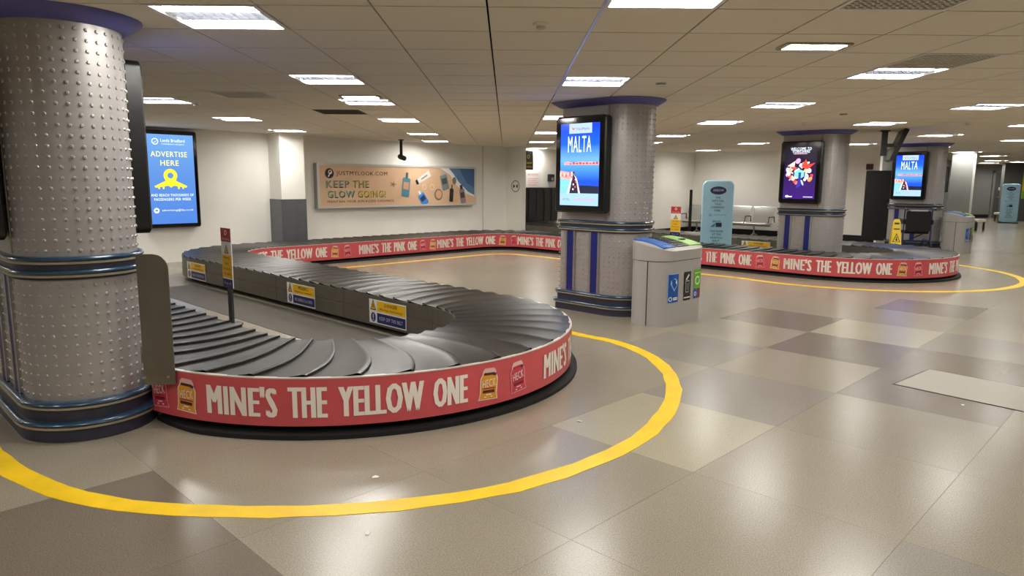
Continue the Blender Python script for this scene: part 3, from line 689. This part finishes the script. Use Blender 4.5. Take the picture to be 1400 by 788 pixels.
p = pr.xform(X(865), Zp(150), .5); p.poly([(-.24, -.06), (.22, -.085), (.22, .085), (-.24, .06)], flat((222, 220, 214)), 5); p.rect(-.29, -.06, -.22, .06, INKP, 6); p.rect(-.1, -.02, .12, .02, flat((150, 140, 130)), 6)
for px, r_ in ((868, .07), (935, .08)): pr.ring(X(px), Zp(240), r_ * .75, r_, flat((232, 206, 176)), 5, 14); 
pr.ell(X(992), Zp(312), .14, .15, flat((110, 120, 104)), 5); pr.ell(X(994), Zp(310), .10, .11, flat((222, 164, 128)), 6)
for i in range(5): a_ = i * 2 * PI / 5; pr.poly([(X(605) + .02 * math.cos(a_ + 1.2), Zp(215) + .02 * math.sin(a_ + 1.2)), (X(605) + .12 * math.cos(a_), Zp(215) + .09 * math.sin(a_)), (X(605) + .02 * math.cos(a_ - 1.2), Zp(215) + .02 * math.sin(a_ - 1.2))], flat((150, 112, 80)), 5)
pr.ell(X(1140), Zp(180), .07, .10, flat((120, 112, 96)), 5)
pr.obj('poster_print', t)
# ---- camera hanging from the ceiling in front of the poster
t = thing('security_camera', 'black security camera hanging from the ceiling above the wall poster', 'camera', NM(10.25, 13.8, CEIL), R45)
q = MB().mat(BLACK); q.lathe([(.07, 0), (.07, -.02), (.035, -.03), (.035, -.36), (.03, -.37)], 12); q.obj('drop_tube', t)
q = MB().mat(BLACK); q.rings([[(r * math.cos(a * PI / 6), y, z0 + r * math.sin(a * PI / 6)) for a in range(12)] for y, r, z0 in ((.08, .05, -.40), (.06, .06, -.40), (-.12, .06, -.44), (-.14, .05, -.44))]); q.obj('camera_head', t)
# ---- round face mark on the white pier
t = thing('wall_sticker', 'round black outlined emblem stuck on the white wall pier', 'sticker', NM(14.498, 14.13, 1.48), -R45)
pr = Print(); pr.ring(0, 0, .145, .165, INKP, 1, 28); pr.poly([(-.09, .06), (-.03, .02), (-.03, -.02), (-.09, -.06)], INKP, 1); pr.poly([(.09, .06), (.03, .02), (.03, -.02), (.09, -.06)], INKP, 1); pr.obj('emblem_print', t)
# ---- hanging black sign and notice by the strip curtain
t = thing('hanging_sign', 'black hanging sign with small yellow lettering beside the white pier', 'sign', NM(14.86, 14.02, 1.95), R45)
q = MB().mat(BLACK); q.box(-.19, .22, -.03, .03, 0, .54); q.obj('sign_panel', t); q = MB().mat(FRAMEG); q.box(-.12, -.11, -.006, .006, .54, .64); q.box(.13, .14, -.006, .006, .54, .64); q.obj('hanger', t)
pr = Print(lambda x, z, l: (x, -.031 - .001 * l, z)); YS = flat((214, 190, 60)); pr.text('Baggage', .02, .20, .07, YS, 1, w=.3); pr.text('Reclaim', .02, .09, .07, YS, 1, w=.28); pr.ring(.02, .37, .04, .055, YS, 1, 12); pr.obj('sign_print', t)
t = thing('paper_notice', 'white paper notice with pink lettering above the black strip curtain', 'notice', NM(15.4, 14.29, 1.45), R45)
q = MB().mat(flat((238, 232, 230))); q.box(-.32, .32, -.006, 0, 0, .45); q.obj('paper', t)
pr = Print(lambda x, z, l: (x, -.0065 - .001 * l, z)); PK = flat((212, 110, 120)); pr.text('NO ENTRY', 0, .37, .07, PK, 1, w=.46, bold=.02)
for i in range(4): pr.rect(-.22, .24 - i * .06, .22 - .05 * (i % 2), .262 - i * .06, flat((226, 176, 176)), 1)
pr.obj('notice_print', t)
t = thing('wall_speaker', 'small dark wall box between the notice and the middle column', 'speaker', NM(16.15, 14.3, 1.62), R45); q = MB().mat(BLACK); slab(q, rrect(-.1, 0, .1, .22, .02), -.12, 0, .01); q.obj('speaker_case', t); q = MB().mat(FRAMEG); q.box(-.05, .05, -.124, -.12, .03, .12); q.obj('speaker_grille', t)

# ================================================================== GUARD PLATE AND SIGN POSTS
t = thing('guard_plate', 'dark steel guard plate with a rounded corner between column and carousel', 'guard plate', NM(1.60, 4.60, 0), R45 + math.atan2(.135, -.18))
STDK = mat('dark_stainless_plate', (112, 106, 94), .36, .5, noise=(4, .1)); q = MB().mat(STDK); L_ = .185
prof = [(0, .30), (0, 1.05)] + [(.09 - .09 * math.cos(a), 1.05 + .09 * math.sin(a)) for a in (.3, .6, .9, 1.2, 1.57)] + [(L_, 1.14), (L_, .30)]
q.rings([[(x, y, z) for x, z in prof] for y in (-.005, .005)]); pl = q.obj('plate', t)
for x, z in ((.04, .35), (.18, .35)):
    for sy in (-1, 1):
        q = MB().mat(STEEL); q.rings([[(x + .009 * math.cos(a * PI / 4), sy * h, z + .009 * math.sin(a * PI / 4)) for a in range(8)] for h in (.005, .009)]); q.obj('screw', pl)
q = MB().mat(mat('galvanised_bracket', (150, 148, 144), .4, .6)); q.box(.15, .20, -.03, -.006, .46, .50); q.box(.18, .20, -.05, -.006, .44, .55); q.obj('bracket', t)
def sign_post(n, m_, label):
    t = thing('warning_post', label, 'sign', NM(n, m_), -R45, 'warning sign posts inside the carousel loops')
    q = MB().mat(mat('dark_grey_post', (58, 60, 62), .4, .3)); q.box(-.045, .045, -.012, .012, .01, .5); q.obj('post', t)
    q = MB().mat(BLACK); q.lathe([(.12, 0), (.12, .012), (.03, .03)], 14); q.obj('foot', t)
    q = MB().mat(OFFW); q.box(-.125, .125, -.02, -.012, .42, 1.08); bd = q.obj('sign_board', t)
    pr = Print(lambda x, z, l: (x, -.0205 - .001 * l, z)); a = .125
    pr.rect(-a, .93, a, 1.08, flat((178, 34, 36)), 1); pr.ring(0, 1.03, .018, .03, OFFW, 2, 10); pr.text('No Climbing', 0, .957, .028, OFFW, 2, w=.18)
    pr.poly([(-.06, .80), (.06, .80), (0, .90)], INK, 1); pr.poly([(-.044, .808), (.044, .808), (0, .884)], YEL, 2); pr.poly([(-.008, .82), (.008, .82), (0, .86)], INK, 3)
    pr.rect(-a, .53, a, .785, YEL, 1)
    for i, s_ in enumerate(('Moving', 'belt', 'Do not sit', 'or stand')): pr.text(s_, 0, .75 - i * .058, .034, INK, 2, w=(.13, .09, .18, .16)[i], bold=.01)
    pr.rect(-a, .42, a, .515, NAV, 1); pr.text('Keep off', 0, .466, .04, OFFW, 2, w=.17, bold=.01); pr.obj('sign_print', bd)
sign_post(3.30, 7.64, 'red, yellow and blue warning post seen edge-on inside the front carousel loop')
sign_post(13.80, 8.42, 'red, white and yellow warning post facing the viewer above the near bin')

# ================================================================== BINS
def make_bin():
    t = thing('recycling_bin', '', 'bin'); hx, hy, r = .49, .26, .245
    def lz(x, y): return .853 + .19 * (y + hy) + .02 * (1 - (y / hy) ** 2)
    base = rrect(-hx, -hy, hx, hy, r, 7)
    q = MB().mat(BINM); q.rings([[(x, y, 0) for x, y in base], [(x, y, .735) for x, y in base]]); q.obj('body', t)
    q = MB().mat(BINM); b2 = rrect(-hx - .004, -hy - .004, hx + .004, hy + .004, r, 7); rs = [[(x, y, .742) for x, y in b2], [(x, y, lz(x, y)) for x, y in b2]]
    for k in (.93, .8, .6, .4, .2, .05): rs.append([(x * k, y * k, lz(x * k, y * k) + .012 * min(1, (1 - k) * 8)) for x, y in b2])
    q.rings(rs); lid = q.obj('lid', t)
    q = MB().mat(BLACKM); q.rings([[(x * .994, y * .99, .733) for x, y in base], [(x * .994, y * .99, .744) for x, y in base]]); q.obj('seam', t)
    # door joint lines
    q = MB().mat(BLACKM)
    q.box(-.492, -.486, -.058, -.05, .01, .735); q.obj('door_joint', t)
    def insert(x0, x1, m_, ribs, hole):
        q = MB().mat(m_); ny = 8; ys = [-.2 + .40 * i / ny for i in range(ny + 1)]
        top = [[(x, y, lz(x, y) + .022) for x in (x0, (x0 + x1) / 2, x1)] for y in ys]
        q.rings([[(x0, y, lz(x0, y)) , (x0, y, lz(x0, y) + .02), ((x0 + x1) / 2, y, lz((x0 + x1) / 2, y) + .024), (x1, y, lz(x1, y) + .02), (x1, y, lz(x1, y))] for y in ys]); o = q.obj('lid_insert', lid)
        q = MB().mat(ribs)
        for i in range(9):
            y = -.17 + i * .04; q.box(x0 + .03, x1 - .03, y, y + .014, lz(x0, y) + .018, lz(x0, y) + .029)
        if not hole: q.obj('slot_ribs', o)
        else:
            q = MB().mat(BLACKM); q.rings([[((x0 + x1) / 2 + .06 * math.cos(a * PI / 6), .0 + .05 * math.sin(a * PI / 6), lz(.3, 0) + h) for a in range(12)] for h in (.015, .026)]); q.obj('bottle_hole', o)
    insert(-.40, -.15, mat('bin_blue', (36, 92, 176), .4), mat('bin_blue_light', (96, 150, 214), .4), False)
    insert(-.12, .12, mat('bin_black', (22, 22, 22), .4), mat('bin_black_rib', (56, 54, 50), .4), False)
    insert(.15, .40, mat('bin_green', (120, 184, 52), .4), mat('bin_green_light', (150, 210, 80), .4), True)
    def wrap(x, z, l):
        d = .002 + .0022 * l; e = hx - r
        if x >= -e: return (x, -hy - d, z)
        t_ = (-e - x) / r; return (-e - (r + d) * math.sin(t_), -hy + r - (r + d) * math.cos(t_), z)
    pr = Print(wrap); B = flat((20, 78, 160)); LB = flat((150, 190, 232)); K = flat((24, 24, 24)); G = flat((100, 172, 40))
    for i in range(8): xa = -.36 + i * .18 / 8; pr.rect(xa, .27, xa + .0226, .60, LB, 1); pr.rect(xa + (.008 if i == 0 else 0), .275, xa + .0226, .592, B, 2)
    c = (-.265, .465)
    pr.poly([(c[0] - .06, c[1] + .02), (c[0], c[1] - .065), (c[0] + .06, c[1] + .0), (c[0] + .05, c[1] + .06), (c[0] + .01, c[1] + .085), (c[0] - .055, c[1] + .055)], LB, 3); pr.poly([(c[0] - .045, c[1] + .02), (c[0], c[1] - .045), (c[0] + .047, c[1] + .005), (c[0] + .03, c[1] + .03)], B, 4)
    pr.rect(c[0] + .02, c[1] + .02, c[0] + .045, c[1] + .05, OFFW, 5); pr.ring(-.32, .315, .016, .026, OFFW, 3, 14); pr.rect(-.28, .30, -.20, .312, OFFW, 3); pr.rect(-.28, .318, -.20, .33, OFFW, 3)
    pr.rect(-.06, .27, .09, .60, K, 1); pr.poly([(-.02, .36), (.045, .36), (.055, .50), (-.028, .50)], flat((190, 190, 188)), 2); pr.poly([(-.012, .37), (.037, .37), (.045, .49), (-.02, .49)], K, 3); pr.poly([(-.03, .51), (.035, .575), (.055, .555), (.0, .505)], flat((210, 210, 208)), 2); pr.rect(.0, .39, .024, .47, flat((110, 110, 108)), 4)
    pr.rect(-.05, .295, .08, .31, OFFW, 2)
    pr.rect(.16, .39, .31, .61, G, 1); pr.ring(.235, .48, .035, .052, flat((226, 240, 200)), 2, 18, .6, 6.6); pr.rect(.17, .565, .3, .575, flat((200, 226, 150)), 2); pr.rect(.155, .27, .235, .385, flat((44, 84, 160)), 1); pr.rect(.235, .27, .305, .385, flat((120, 60, 60)), 1); pr.ring(.195, .325, .015, .026, OFFW, 2, 12)
    pr.obj('stream_labels', t)
    return t
b0 = make_bin(); b1 = copy_tree(b0)
b0.location = NM(7.06, 4.40); b0.rotation_euler = (0, 0, R45); b0['label'] = 'silver three-stream recycling bin with blue, black and green lid beside the middle column'
b1.location = NM(19.42, 4.16); b1.rotation_euler = (0, 0, R45); b1['label'] = 'distant silver recycling bin beside the wheelchair, partly behind the far belt'
b0['group'] = b1['group'] = 'silver three-stream bins'

# ================================================================== TOTEMS
def totem(loc, rz, label):
    t = thing('advertising_totem', label, 'totem', loc, rz, 'pale blue rounded totems')
    q = MB().mat(mat('totem_pale_blue', (158, 200, 220), .4, noise=(2, .06))); slab(q, rrect(-.32, .03, .32, 1.66, .12, 6), -.09, .09, .015); bd = q.obj('panel', t)
    q = MB().mat(BLACK); slab(q, rrect(-.36, 0, .36, .04, .015, 3), -.2, .2, .005); q.obj('foot', t)
    pr = Print(lambda x, z, l: (x, -.0915 - .0012 * l, z)); N_ = flat((22, 30, 78)); D_ = flat((20, 34, 56))
    pr.ell(0, 1.45, .165, .085, N_, 1, 28); pr.text('ARROW', 0, 1.455, .05, OFFW, 2, w=.22, bold=.02)
    for i, (s_, w_) in enumerate((('THE', .1), ('OFFICIAL', .25), ('TAXI', .13), ('COMPANY', .28), ('FOR', .12))): pr.text(s_, 0, 1.30 - i * .068, .045, D_, 1, w=w_, bold=.02)
    pr.ring(-.14, .93, .02, .027, D_, 1, 12); pr.text('Leeds Bradford', .05, .94, .03, flat((70, 110, 140)), 1, w=.26)
    pr.text('BOOK', 0, .80, .04, D_, 1, w=.16, bold=.02); pr.rect(-.02, .68, .1, .77, D_, 1); pr.poly([(-.13, .68), (-.05, .68), (-.02, .76), (-.07, .74)], flat((60, 120, 190)), 1)
    for i, (s_, w_) in enumerate((('TAXI RANK', .28), ('AT THE', .18), ('ARRIVALS', .25), ('EXIT', .14), ('OR THE', .2), ('ARROW APP', .3))): pr.text(s_, 0, .59 - i * .068, .045, D_, 1, w=w_, bold=.02)
    pr.obj('totem_print', bd)
totem((4.5, 15.0, 0), -.22, 'pale blue rounded totem with navy oval standing inside the far carousel loop')
totem((21.45, 29.9, 0), -.5, 'pale blue totem at the far right edge in front of the grey wall')

# ================================================================== BENCH SEATING
t = thing('beam_seating', 'row of grey perforated metal airport seats along the white wall', 'bench', NM(20.2, 10.6), -R45)
PERF = mat('perforated_grey_steel', (176, 175, 170), .4, .5, noise=(90, .12)); SP = .74
for i in range(4):
    x = (i - 1.5) * SP; q = MB().mat(PERF)
    prof = [(-.24, .41), (-.22, .44), (-.05, .43), (.17, .41), (.22, .43), (.27, .62), (.32, .88), (.335, .90)]
    q.rings([[(xx, y, z) for y, z in prof] + [(xx, y + .015, z - .02) for y, z in prof[::-1]] for xx in (x - .31, x + .31)]); st = q.obj('seat_shell', t)
    q = MB().mat(mat('bright_seat_edge', (206, 205, 200), .3, .7))
    for sx in (-.325, .325): q.tube([(x + sx, y, z) for y, z in prof], .016, 6)
    q.tube([(x - .325, .335, .9), (x + .325, .335, .9)], .016, 6); q.tube([(x - .325, -.24, .41), (x + .325, -.24, .41)], .018, 6); q.obj('seat_rim', st)
for i in range(5):
    x = (i - 2) * SP; q = MB().mat(BLACK); q.tube([(x, .22, .45), (x, .2, .62), (x, -.15, .62), (x, -.17, .45)], .016, 6); q.obj('armrest', t)
q = MB().mat(FRAMEG); q.box(-2 * SP, 2 * SP, -.03, .04, .33, .38); q.obj('beam', t)
for x in (-1.3 * SP, 1.3 * SP):
    q = MB().mat(FRAMEG); q.tube([(x, 0, .34), (x, 0, .12), (x, -.3, .02)], .022, 6); q.tube([(x, 0, .12), (x, .28, .02)], .022, 6); q.obj('leg', t)
t = thing('black_pole', 'thin black pole standing against the white wall near the seats', 'pole', (4.95, 18.9, 0)); q = MB().mat(BLACK); q.lathe([(.15, 0), (.15, .02), (.04, .04), (.04, 1.42), (.02, 1.43)], 12); q.obj('post', t)

# ================================================================== BLACK PARTITION, WHEELCHAIR, WET FLOOR SIGN
t = thing('black_partition', 'tall black free-standing partition panel left of the farthest column', 'partition', (9.98, 18.6, 0), -.35)
q = MB().mat(BLACKM); slab(q, rrect(-.46, .12, .46, 1.96, .02, 3), -.05, .05, .006); q.obj('panel', t)
for x in (-.34, .34):
    q = MB().mat(BLACK); q.box(x - .06, x + .06, -.3, .3, 0, .05); q.box(x - .03, x + .03, -.03, .03, .05, .13); q.obj('foot', t)
t = thing('wheelchair', 'black and blue wheelchair parked with its back turned near the farthest column', 'wheelchair', (9.62, 16.35, 0), -.25)
BLU = mat('blue_frame_tube', (30, 56, 120), .3, .4); q = MB().mat(mat('black_nylon', (14, 14, 16), .8)); slab(q, rrect(-.26, .5, .26, 1.0, .05), -.06, .0, .015); q.obj('backrest', t)
q = MB().mat(mat('black_nylon', (14, 14, 16), .8)); q.box(-.25, .25, .0, .44, .46, .52); q.obj('seat', t)
q = MB().mat(flat((190, 190, 200))); q.box(-.18, .18, -.065, -.03, .985, 1.02); q.obj('back_label', t)
for sx in (-1, 1):
    x = sx * .29; q = MB().mat(BLU); q.tube([(x, -.12, 1.03), (x, -.02, 1.05), (x, .0, .95), (x, .0, .30), (x, .06, .2)], .016, 8); q.tube([(x, .0, .3), (x, .5, .3), (x, .62, .12)], .014, 8); q.obj('side_frame', t)
    q = MB().mat(BLACK); q.tube([(x, -.2, 1.03), (x, -.10, 1.03)], .022, 8); q.obj('push_handle', t)
    q = MB().mat(BLACK); slab(q, rrect(x - .035, .68, x + .035, .80, .02, 3), -.04, .38, .01); q.obj('armrest', t)
    for y, r in ((.02, .15), (.5, .09)):
        q = MB().mat(BLACK); q.rings([[(x + dx, y + rr * math.cos(a * PI / 9), r + rr * math.sin(a * PI / 9)) for a in range(18)] for dx, rr in ((-.018, r * .86), (-.014, r), (.014, r), (.018, r * .86))]); wh = q.obj('wheel', t)
        q = MB().mat(FRAMEG); q.rings([[(x + dx, y + .03 * math.cos(a * PI / 4), r + .03 * math.sin(a * PI / 4)) for a in range(8)] for dx in (-.024, .024)]); q.obj('hub', wh)
    q = MB().mat(BLU); q.box(sx * .14 - .09, sx * .14 + .09, .56, .74, .1, .12); q.obj('footplate', t)
q = MB().mat(BLU); q.tube([(-.29, 0, .3), (.29, 0, .3)], .014, 6); q.tube([(-.29, .02, .24), (.29, .4, .46)], .012, 6); q.obj('cross_brace', t)
t = thing('wet_floor_sign', 'yellow folding wet floor sign standing left of the wheelchair', 'sign', (9.13, 16.35, 0), -.35)
YW = mat('yellow_sign_plastic', (246, 214, 30), .4)
for k in (1, -1):
    q = MB().mat(YW); pr_ = [(-.12, 0), (-.09, .0), (.09, 0), (.12, 0), (.075, .74), (.05, .80), (-.05, .80), (-.075, .74)]
    q.rings([[(x, k * (-.20 + .20 * z / .8) + dy, z) for x, z in pr_][::-1] for dy in (.008, -.008)]); lf = q.obj('leaf', t)
    if k == 1:
        pr = Print(lambda x, z, l: (x, -.20 + .20 * z / .8 - .010 - .001 * l, z)); pr.rect(-.05, .68, .05, .72, INK, 1); pr.rect(-.06, .56, .06, .585, INK, 1); pr.poly([(-.085, .27), (.085, .27), (0, .48)], INK, 1); pr.poly([(-.06, .285), (.06, .285), (0, .44)], YW, 2); pr.ell(0, .38, .016, .016, INK, 3, 8); pr.poly([(-.02, .3), (.03, .3), (.012, .36), (-.012, .36)], INK, 3)
        pr.poly([(-.04, .19), (.04, .19), (0, .23)], INK, 1); pr.rect(-.06, .06, .06, .12, INK, 1); pr.obj('sign_print', lf)
# ---- hanging flight monitor
t = thing('ceiling_monitor', 'tilted black flight monitor hanging from the ceiling on a black post', 'monitor', (6.95, 13.1, CEIL), -.40)
q = MB().mat(BLACK); q.box(-.05, .05, -.05, .05, -.46, 0); q.box(-.08, .08, -.08, .08, -.02, 0); q.obj('drop_post', t)
q = MB().mat(BLACK); q.box(.04, .16, -.03, .03, -.3, -.24); q.obj('arm', t)
th = .36; cs, sn = math.cos(th), math.sin(th)
def tl(x, y, z): return (.2 + x * cs + z * sn, y, -.28 - x * sn * .0 + z * cs - x * sn)
q = MB().mat(BLACK); q.add([tl(x, y, z) for x in (-.035, .04) for y in (-.5, .5) for z in (-.29, .29)], [(0, 2, 3, 1), (4, 5, 7, 6), (0, 1, 5, 4), (2, 6, 7, 3), (0, 4, 6, 2), (1, 3, 7, 5)]); m_o = q.obj('monitor_case', t)
q = MB().mat(flat((70, 90, 200), .8)); q.add([tl(.0415, y, z) for y, z in ((-.46, -.25), (.46, -.25), (.46, .25), (-.46, .25))], [(0, 1, 2, 3)]); q.obj('screen_face', m_o)
t = thing('wall_sign', 'small dark red sign on the wall above the black partition', 'sign', NM(20.985, 6.75, 2.0), -R45); q = MB().mat(flat((70, 20, 22))); q.box(-.09, .09, -.03, 0, 0, .16); q.obj('sign_plate', t)
t = thing('projecting_sign', 'narrow black sign with yellow marks on the right edge of the farthest column', 'sign', NM(19.4 + .28, 5.25 - CH - .33, 1.42), R45 + .5); q = MB().mat(BLACK); q.box(-.02, .18, -.03, 0, 0, .62); q.obj('sign_panel', t); pr = Print(lambda x, z, l: (x, -.031 - .001 * l, z)); pr.rect(.05, .42, .12, .50, YS, 1); pr.rect(.05, .22, .12, .28, YS, 1); pr.obj('sign_print', t)
# ---- far right: banner, low tables
t = thing('wall_banner', 'yellow and purple banner on the grey wall at the right picture edge', 'banner', (23.15, 31.59, 1.0)); q = MB().mat(flat((236, 222, 40))); q.box(0, 1.2, -.03, 0, 0, 1.5); q.obj('banner_panel', t); pr = Print(lambda x, z, l: (x, -.031 - .001 * l, z)); pr.poly([(0, 1.5), (1.2, 1.5), (1.2, .9), (.25, 1.15)], flat((186, 92, 190)), 1); pr.poly([(0, 0), (.5, 0), (0, .4)], flat((120, 190, 80)), 1); pr.obj('banner_print', t)
def stool(loc, label):
    t = thing('low_stool', label, 'stool', loc, .3, 'low white stools far along the hall'); q = MB().mat(mat('cream_seat_pad', (222, 212, 196), .6)); slab(q, rrect(-.22, .30, .22, .40, .03, 3), -.2, .2, .012); q.obj('seat', t)
    for x in (-.17, .17):
        for y in (-.15, .15): q = MB().mat(mat('dark_brown_leg', (70, 52, 40), .5)); q.box(x - .025, x + .025, y - .025, y + .025, 0, .3); q.obj('leg', t)
stool((16.75, 24.9, 0), 'low cream stool just right of the distant bin'); stool((22.0, 31.1, 0), 'low cream stool in front of the far grey steel door')

# ================================================================== CEILING FITTINGS
def light_proto():
    t = thing('ceiling_light', '', 'ceiling light'); a = TW - .008; g = .004
    q = MB().mat(WHITEM)
    for b in ((g, a, g, .03), (g, a, a - .026, a), (g, .03, .03, a - .026), (a - .026, a, .03, a - .026)): q.box(b[0], b[1], b[2], b[3], -.004, .014)
    q.obj('frame', t)
    q = MB().mat(WHITEM); q.box(.01, a - .006, .01, a - .006, .115, .12); q.box(.01, .02, .01, a, .0, .12); q.box(a - .016, a - .006, .01, a, .0, .12); q.box(.02, a - .016, .01, .02, .0, .12); q.box(.02, a - .016, a - .016, a - .006, .0, .12); q.obj('housing', t)
    for y0, y1 in ((.035, .20), (a - .20, a - .035)):
        q = MB().mat(LAMPM); q.add([(.035, y0, .03), (.035, y1, .03), (a - .035, y1, .03), (a - .035, y0, .03)], [(0, 1, 2, 3)]); q.obj('diffuser', t, smooth=0)
    q = MB().mat(mat('louvre_aluminium', (200, 204, 214), .25, .7))
    for i in range(10): x = .05 + i * (a - .10) / 9; q.box(x - .003, x + .003, .215, a - .215, .01, .06)
    for y in (.212, a / 2, a - .212): q.box(.035, a - .035, y - .004, y + .004, .008, .06)
    q.obj('louvre', t)
    return t
ROWN = {-4: 'above the left wall screen', 0: 'over the front carousel loop', 4: 'left of the middle column', 8: 'between the middle and far-loop columns', 12: 'above the far-loop column', 16: 'above the farthest column', 20: 'right of the farthest column', 24: 'over the right aisle', 28: 'over the far right aisle', 33: 'near the far grey wall', 36: 'by the far grey totem', 39: 'added to light the grey steel door alcove'}
ORD = ['nearest', 'second nearest', 'third nearest', 'fourth nearest', 'fifth nearest', 'sixth nearest', 'seventh nearest']
lp = light_proto(); first = True
for k, js in LIGHTS.items():
    for i, j in enumerate(js):
        o = lp if first else copy_tree(lp); first = False
        o.location = (TX0 + k * TW, TY0 + j * TW, CEIL); o['label'] = '%s square louvred ceiling light in the row %s' % (ORD[i], ROWN[k]); o['group'] = 'square louvred ceiling lights'
for i, (k, j) in enumerate(HIDDEN):
    o = copy_tree(lp); o.location = (TX0 + k * TW, TY0 + j * TW, CEIL); o['label'] = 'unseen square louvred ceiling light added outside the picture frame'; o['group'] = 'ceiling lights outside the picture'
VLAB = {(6, -1): 'perforated ceiling vent at the top picture edge right of centre', (8, 2): 'perforated ceiling vent beside a bright light at upper right', (-2, 6): 'perforated ceiling vent at upper left behind the nearest column'}
for kj in VENTS:
    t = thing('ceiling_vent', VLAB[kj], 'vent', (TX0 + kj[0] * TW, TY0 + kj[1] * TW, CEIL), 0, 'perforated ceiling vents'); a = TW - .006
    q = MB().mat(WHITEM)
    for b in ((.006, a, .004, .03), (.006, a, a - .026, a), (.006, .03, .03, a - .026), (a - .026, a, .03, a - .026)): q.box(b[0], b[1], b[2], b[3], -.003, .012)
    q.obj('frame', t); q = MB().mat(mat('vent_grey', (214, 206, 194), .6)); nb = 13
    for i in range(nb + 1):
        x = .03 + i * (a - .056) / nb; q.box(x - .008, x + .008, .03, a - .026, .0, .006); q.box(.03, a - .026, x - .008, x + .008, .0, .006)
    q.obj('grid', t); q = MB().mat(mat('vent_duct', (90, 84, 76), .8)); q.box(.03, a - .026, .03, a - .026, .03, .034); q.obj('duct', t)
t = thing('ceiling_vent', 'dark open ceiling vent over the back of the front loop', 'vent', (TX0 + OPEN_V[0] * TW, TY0 + OPEN_V[1] * TW, CEIL)); q = MB().mat(mat('dark_vent_frame', (60, 56, 52), .6)); a = TW - .006
for b in ((.006, a, .004, .03), (.006, a, a - .026, a), (.006, .03, .03, a - .026), (a - .026, a, .03, a - .026)): q.box(b[0], b[1], b[2], b[3], -.003, .012)
q.obj('frame', t); q = MB().mat(mat('dark_vent_blade', (44, 40, 38), .6))
for i in range(6): y = .06 + i * .1; q.box(.03, a - .026, y, y + .05, .004, .01)
q.obj('blades', t)
for (k, j), lb in zip(SMALL, ('small recessed yellow-white downlight at upper right', 'slim surface light just in front of a square one over the front loop')):
    t = thing('ceiling_downlight', lb, 'ceiling light', (TX0 + (k + .55) * TW, TY0 + (j + .6) * TW, CEIL)); q = MB().mat(mat('brass_trim', (150, 140, 110), .4)); q.rings([[(x, y, z) for x, y in rrect(-.24, -.12, .24, .12, .03, 3)] for z in (0, -.012)]); q.obj('trim_ring', t)
    q = MB().mat(LAMPM); q.add([(-.20, -.085, -.0135), (-.20, .085, -.0135), (.20, .085, -.0135), (.20, -.085, -.0135)], [(0, 1, 2, 3)]); q.obj('diffuser', t, smooth=0)
DET = [((.21, 4.57), 'ceiling smoke detector near the top centre'), ((1.53, 7.18), 'round grey ceiling speaker in front of the middle column'), ((4.83, 11.6), 'ceiling detector just in front of the far-loop column'), ((7.37, 11.4), 'ceiling smoke detector at upper right'), ((4.75, 10.1), 'flat ceiling speaker above the far-loop column'), ((-4.0, 9.3), 'ceiling detector behind the nearest column screen')]
for i, ((x, y), lb) in enumerate(DET):
    t = thing('smoke_detector' if i not in (1, 4) else 'ceiling_speaker', lb, 'detector' if i not in (1, 4) else 'speaker', (x, y, CEIL))
    q = MB().mat(mat('detector_white', (228, 222, 212), .5) if i not in (1, 4) else FRAMEG); q.lathe([(.052, 0), (.052, -.01), (.042, -.018)], 18); q.obj('base', t)
    q = MB().mat(mat('detector_grey', (200, 194, 184), .5)); q.lathe([(.032, -.018), (.028, -.034), (.008, -.04)] if i not in (1, 4) else [(.036, -.018), (.032, -.02)], 16); q.obj('dome', t)
# ---- scraps of paper on the floor
for i, (x, y, lb) in enumerate(((-.72, 3.62, 'small white paper scrap inside the yellow line below the band lettering'), (-.62, 3.0, 'small white paper scrap just outside the yellow line at bottom centre'), (.52, 4.55, 'tiny white scrap beside the right end of the front loop'), (3.36, 4.95, 'tiny white scrap on the floor near the pale floor plate'))):
    q = MB().mat(flat((232, 230, 226))); q.add([(0, 0, .001), (.028, .004, .003), (.034, .02, .001), (.012, .026, .006), (-.006, .016, .002)], [(0, 1, 3), (1, 2, 3), (0, 3, 4)]); q.obj('paper_scrap', loc=(x, y, .001), rz=i * 1.3, smooth=0, label=lb, cat='paper')
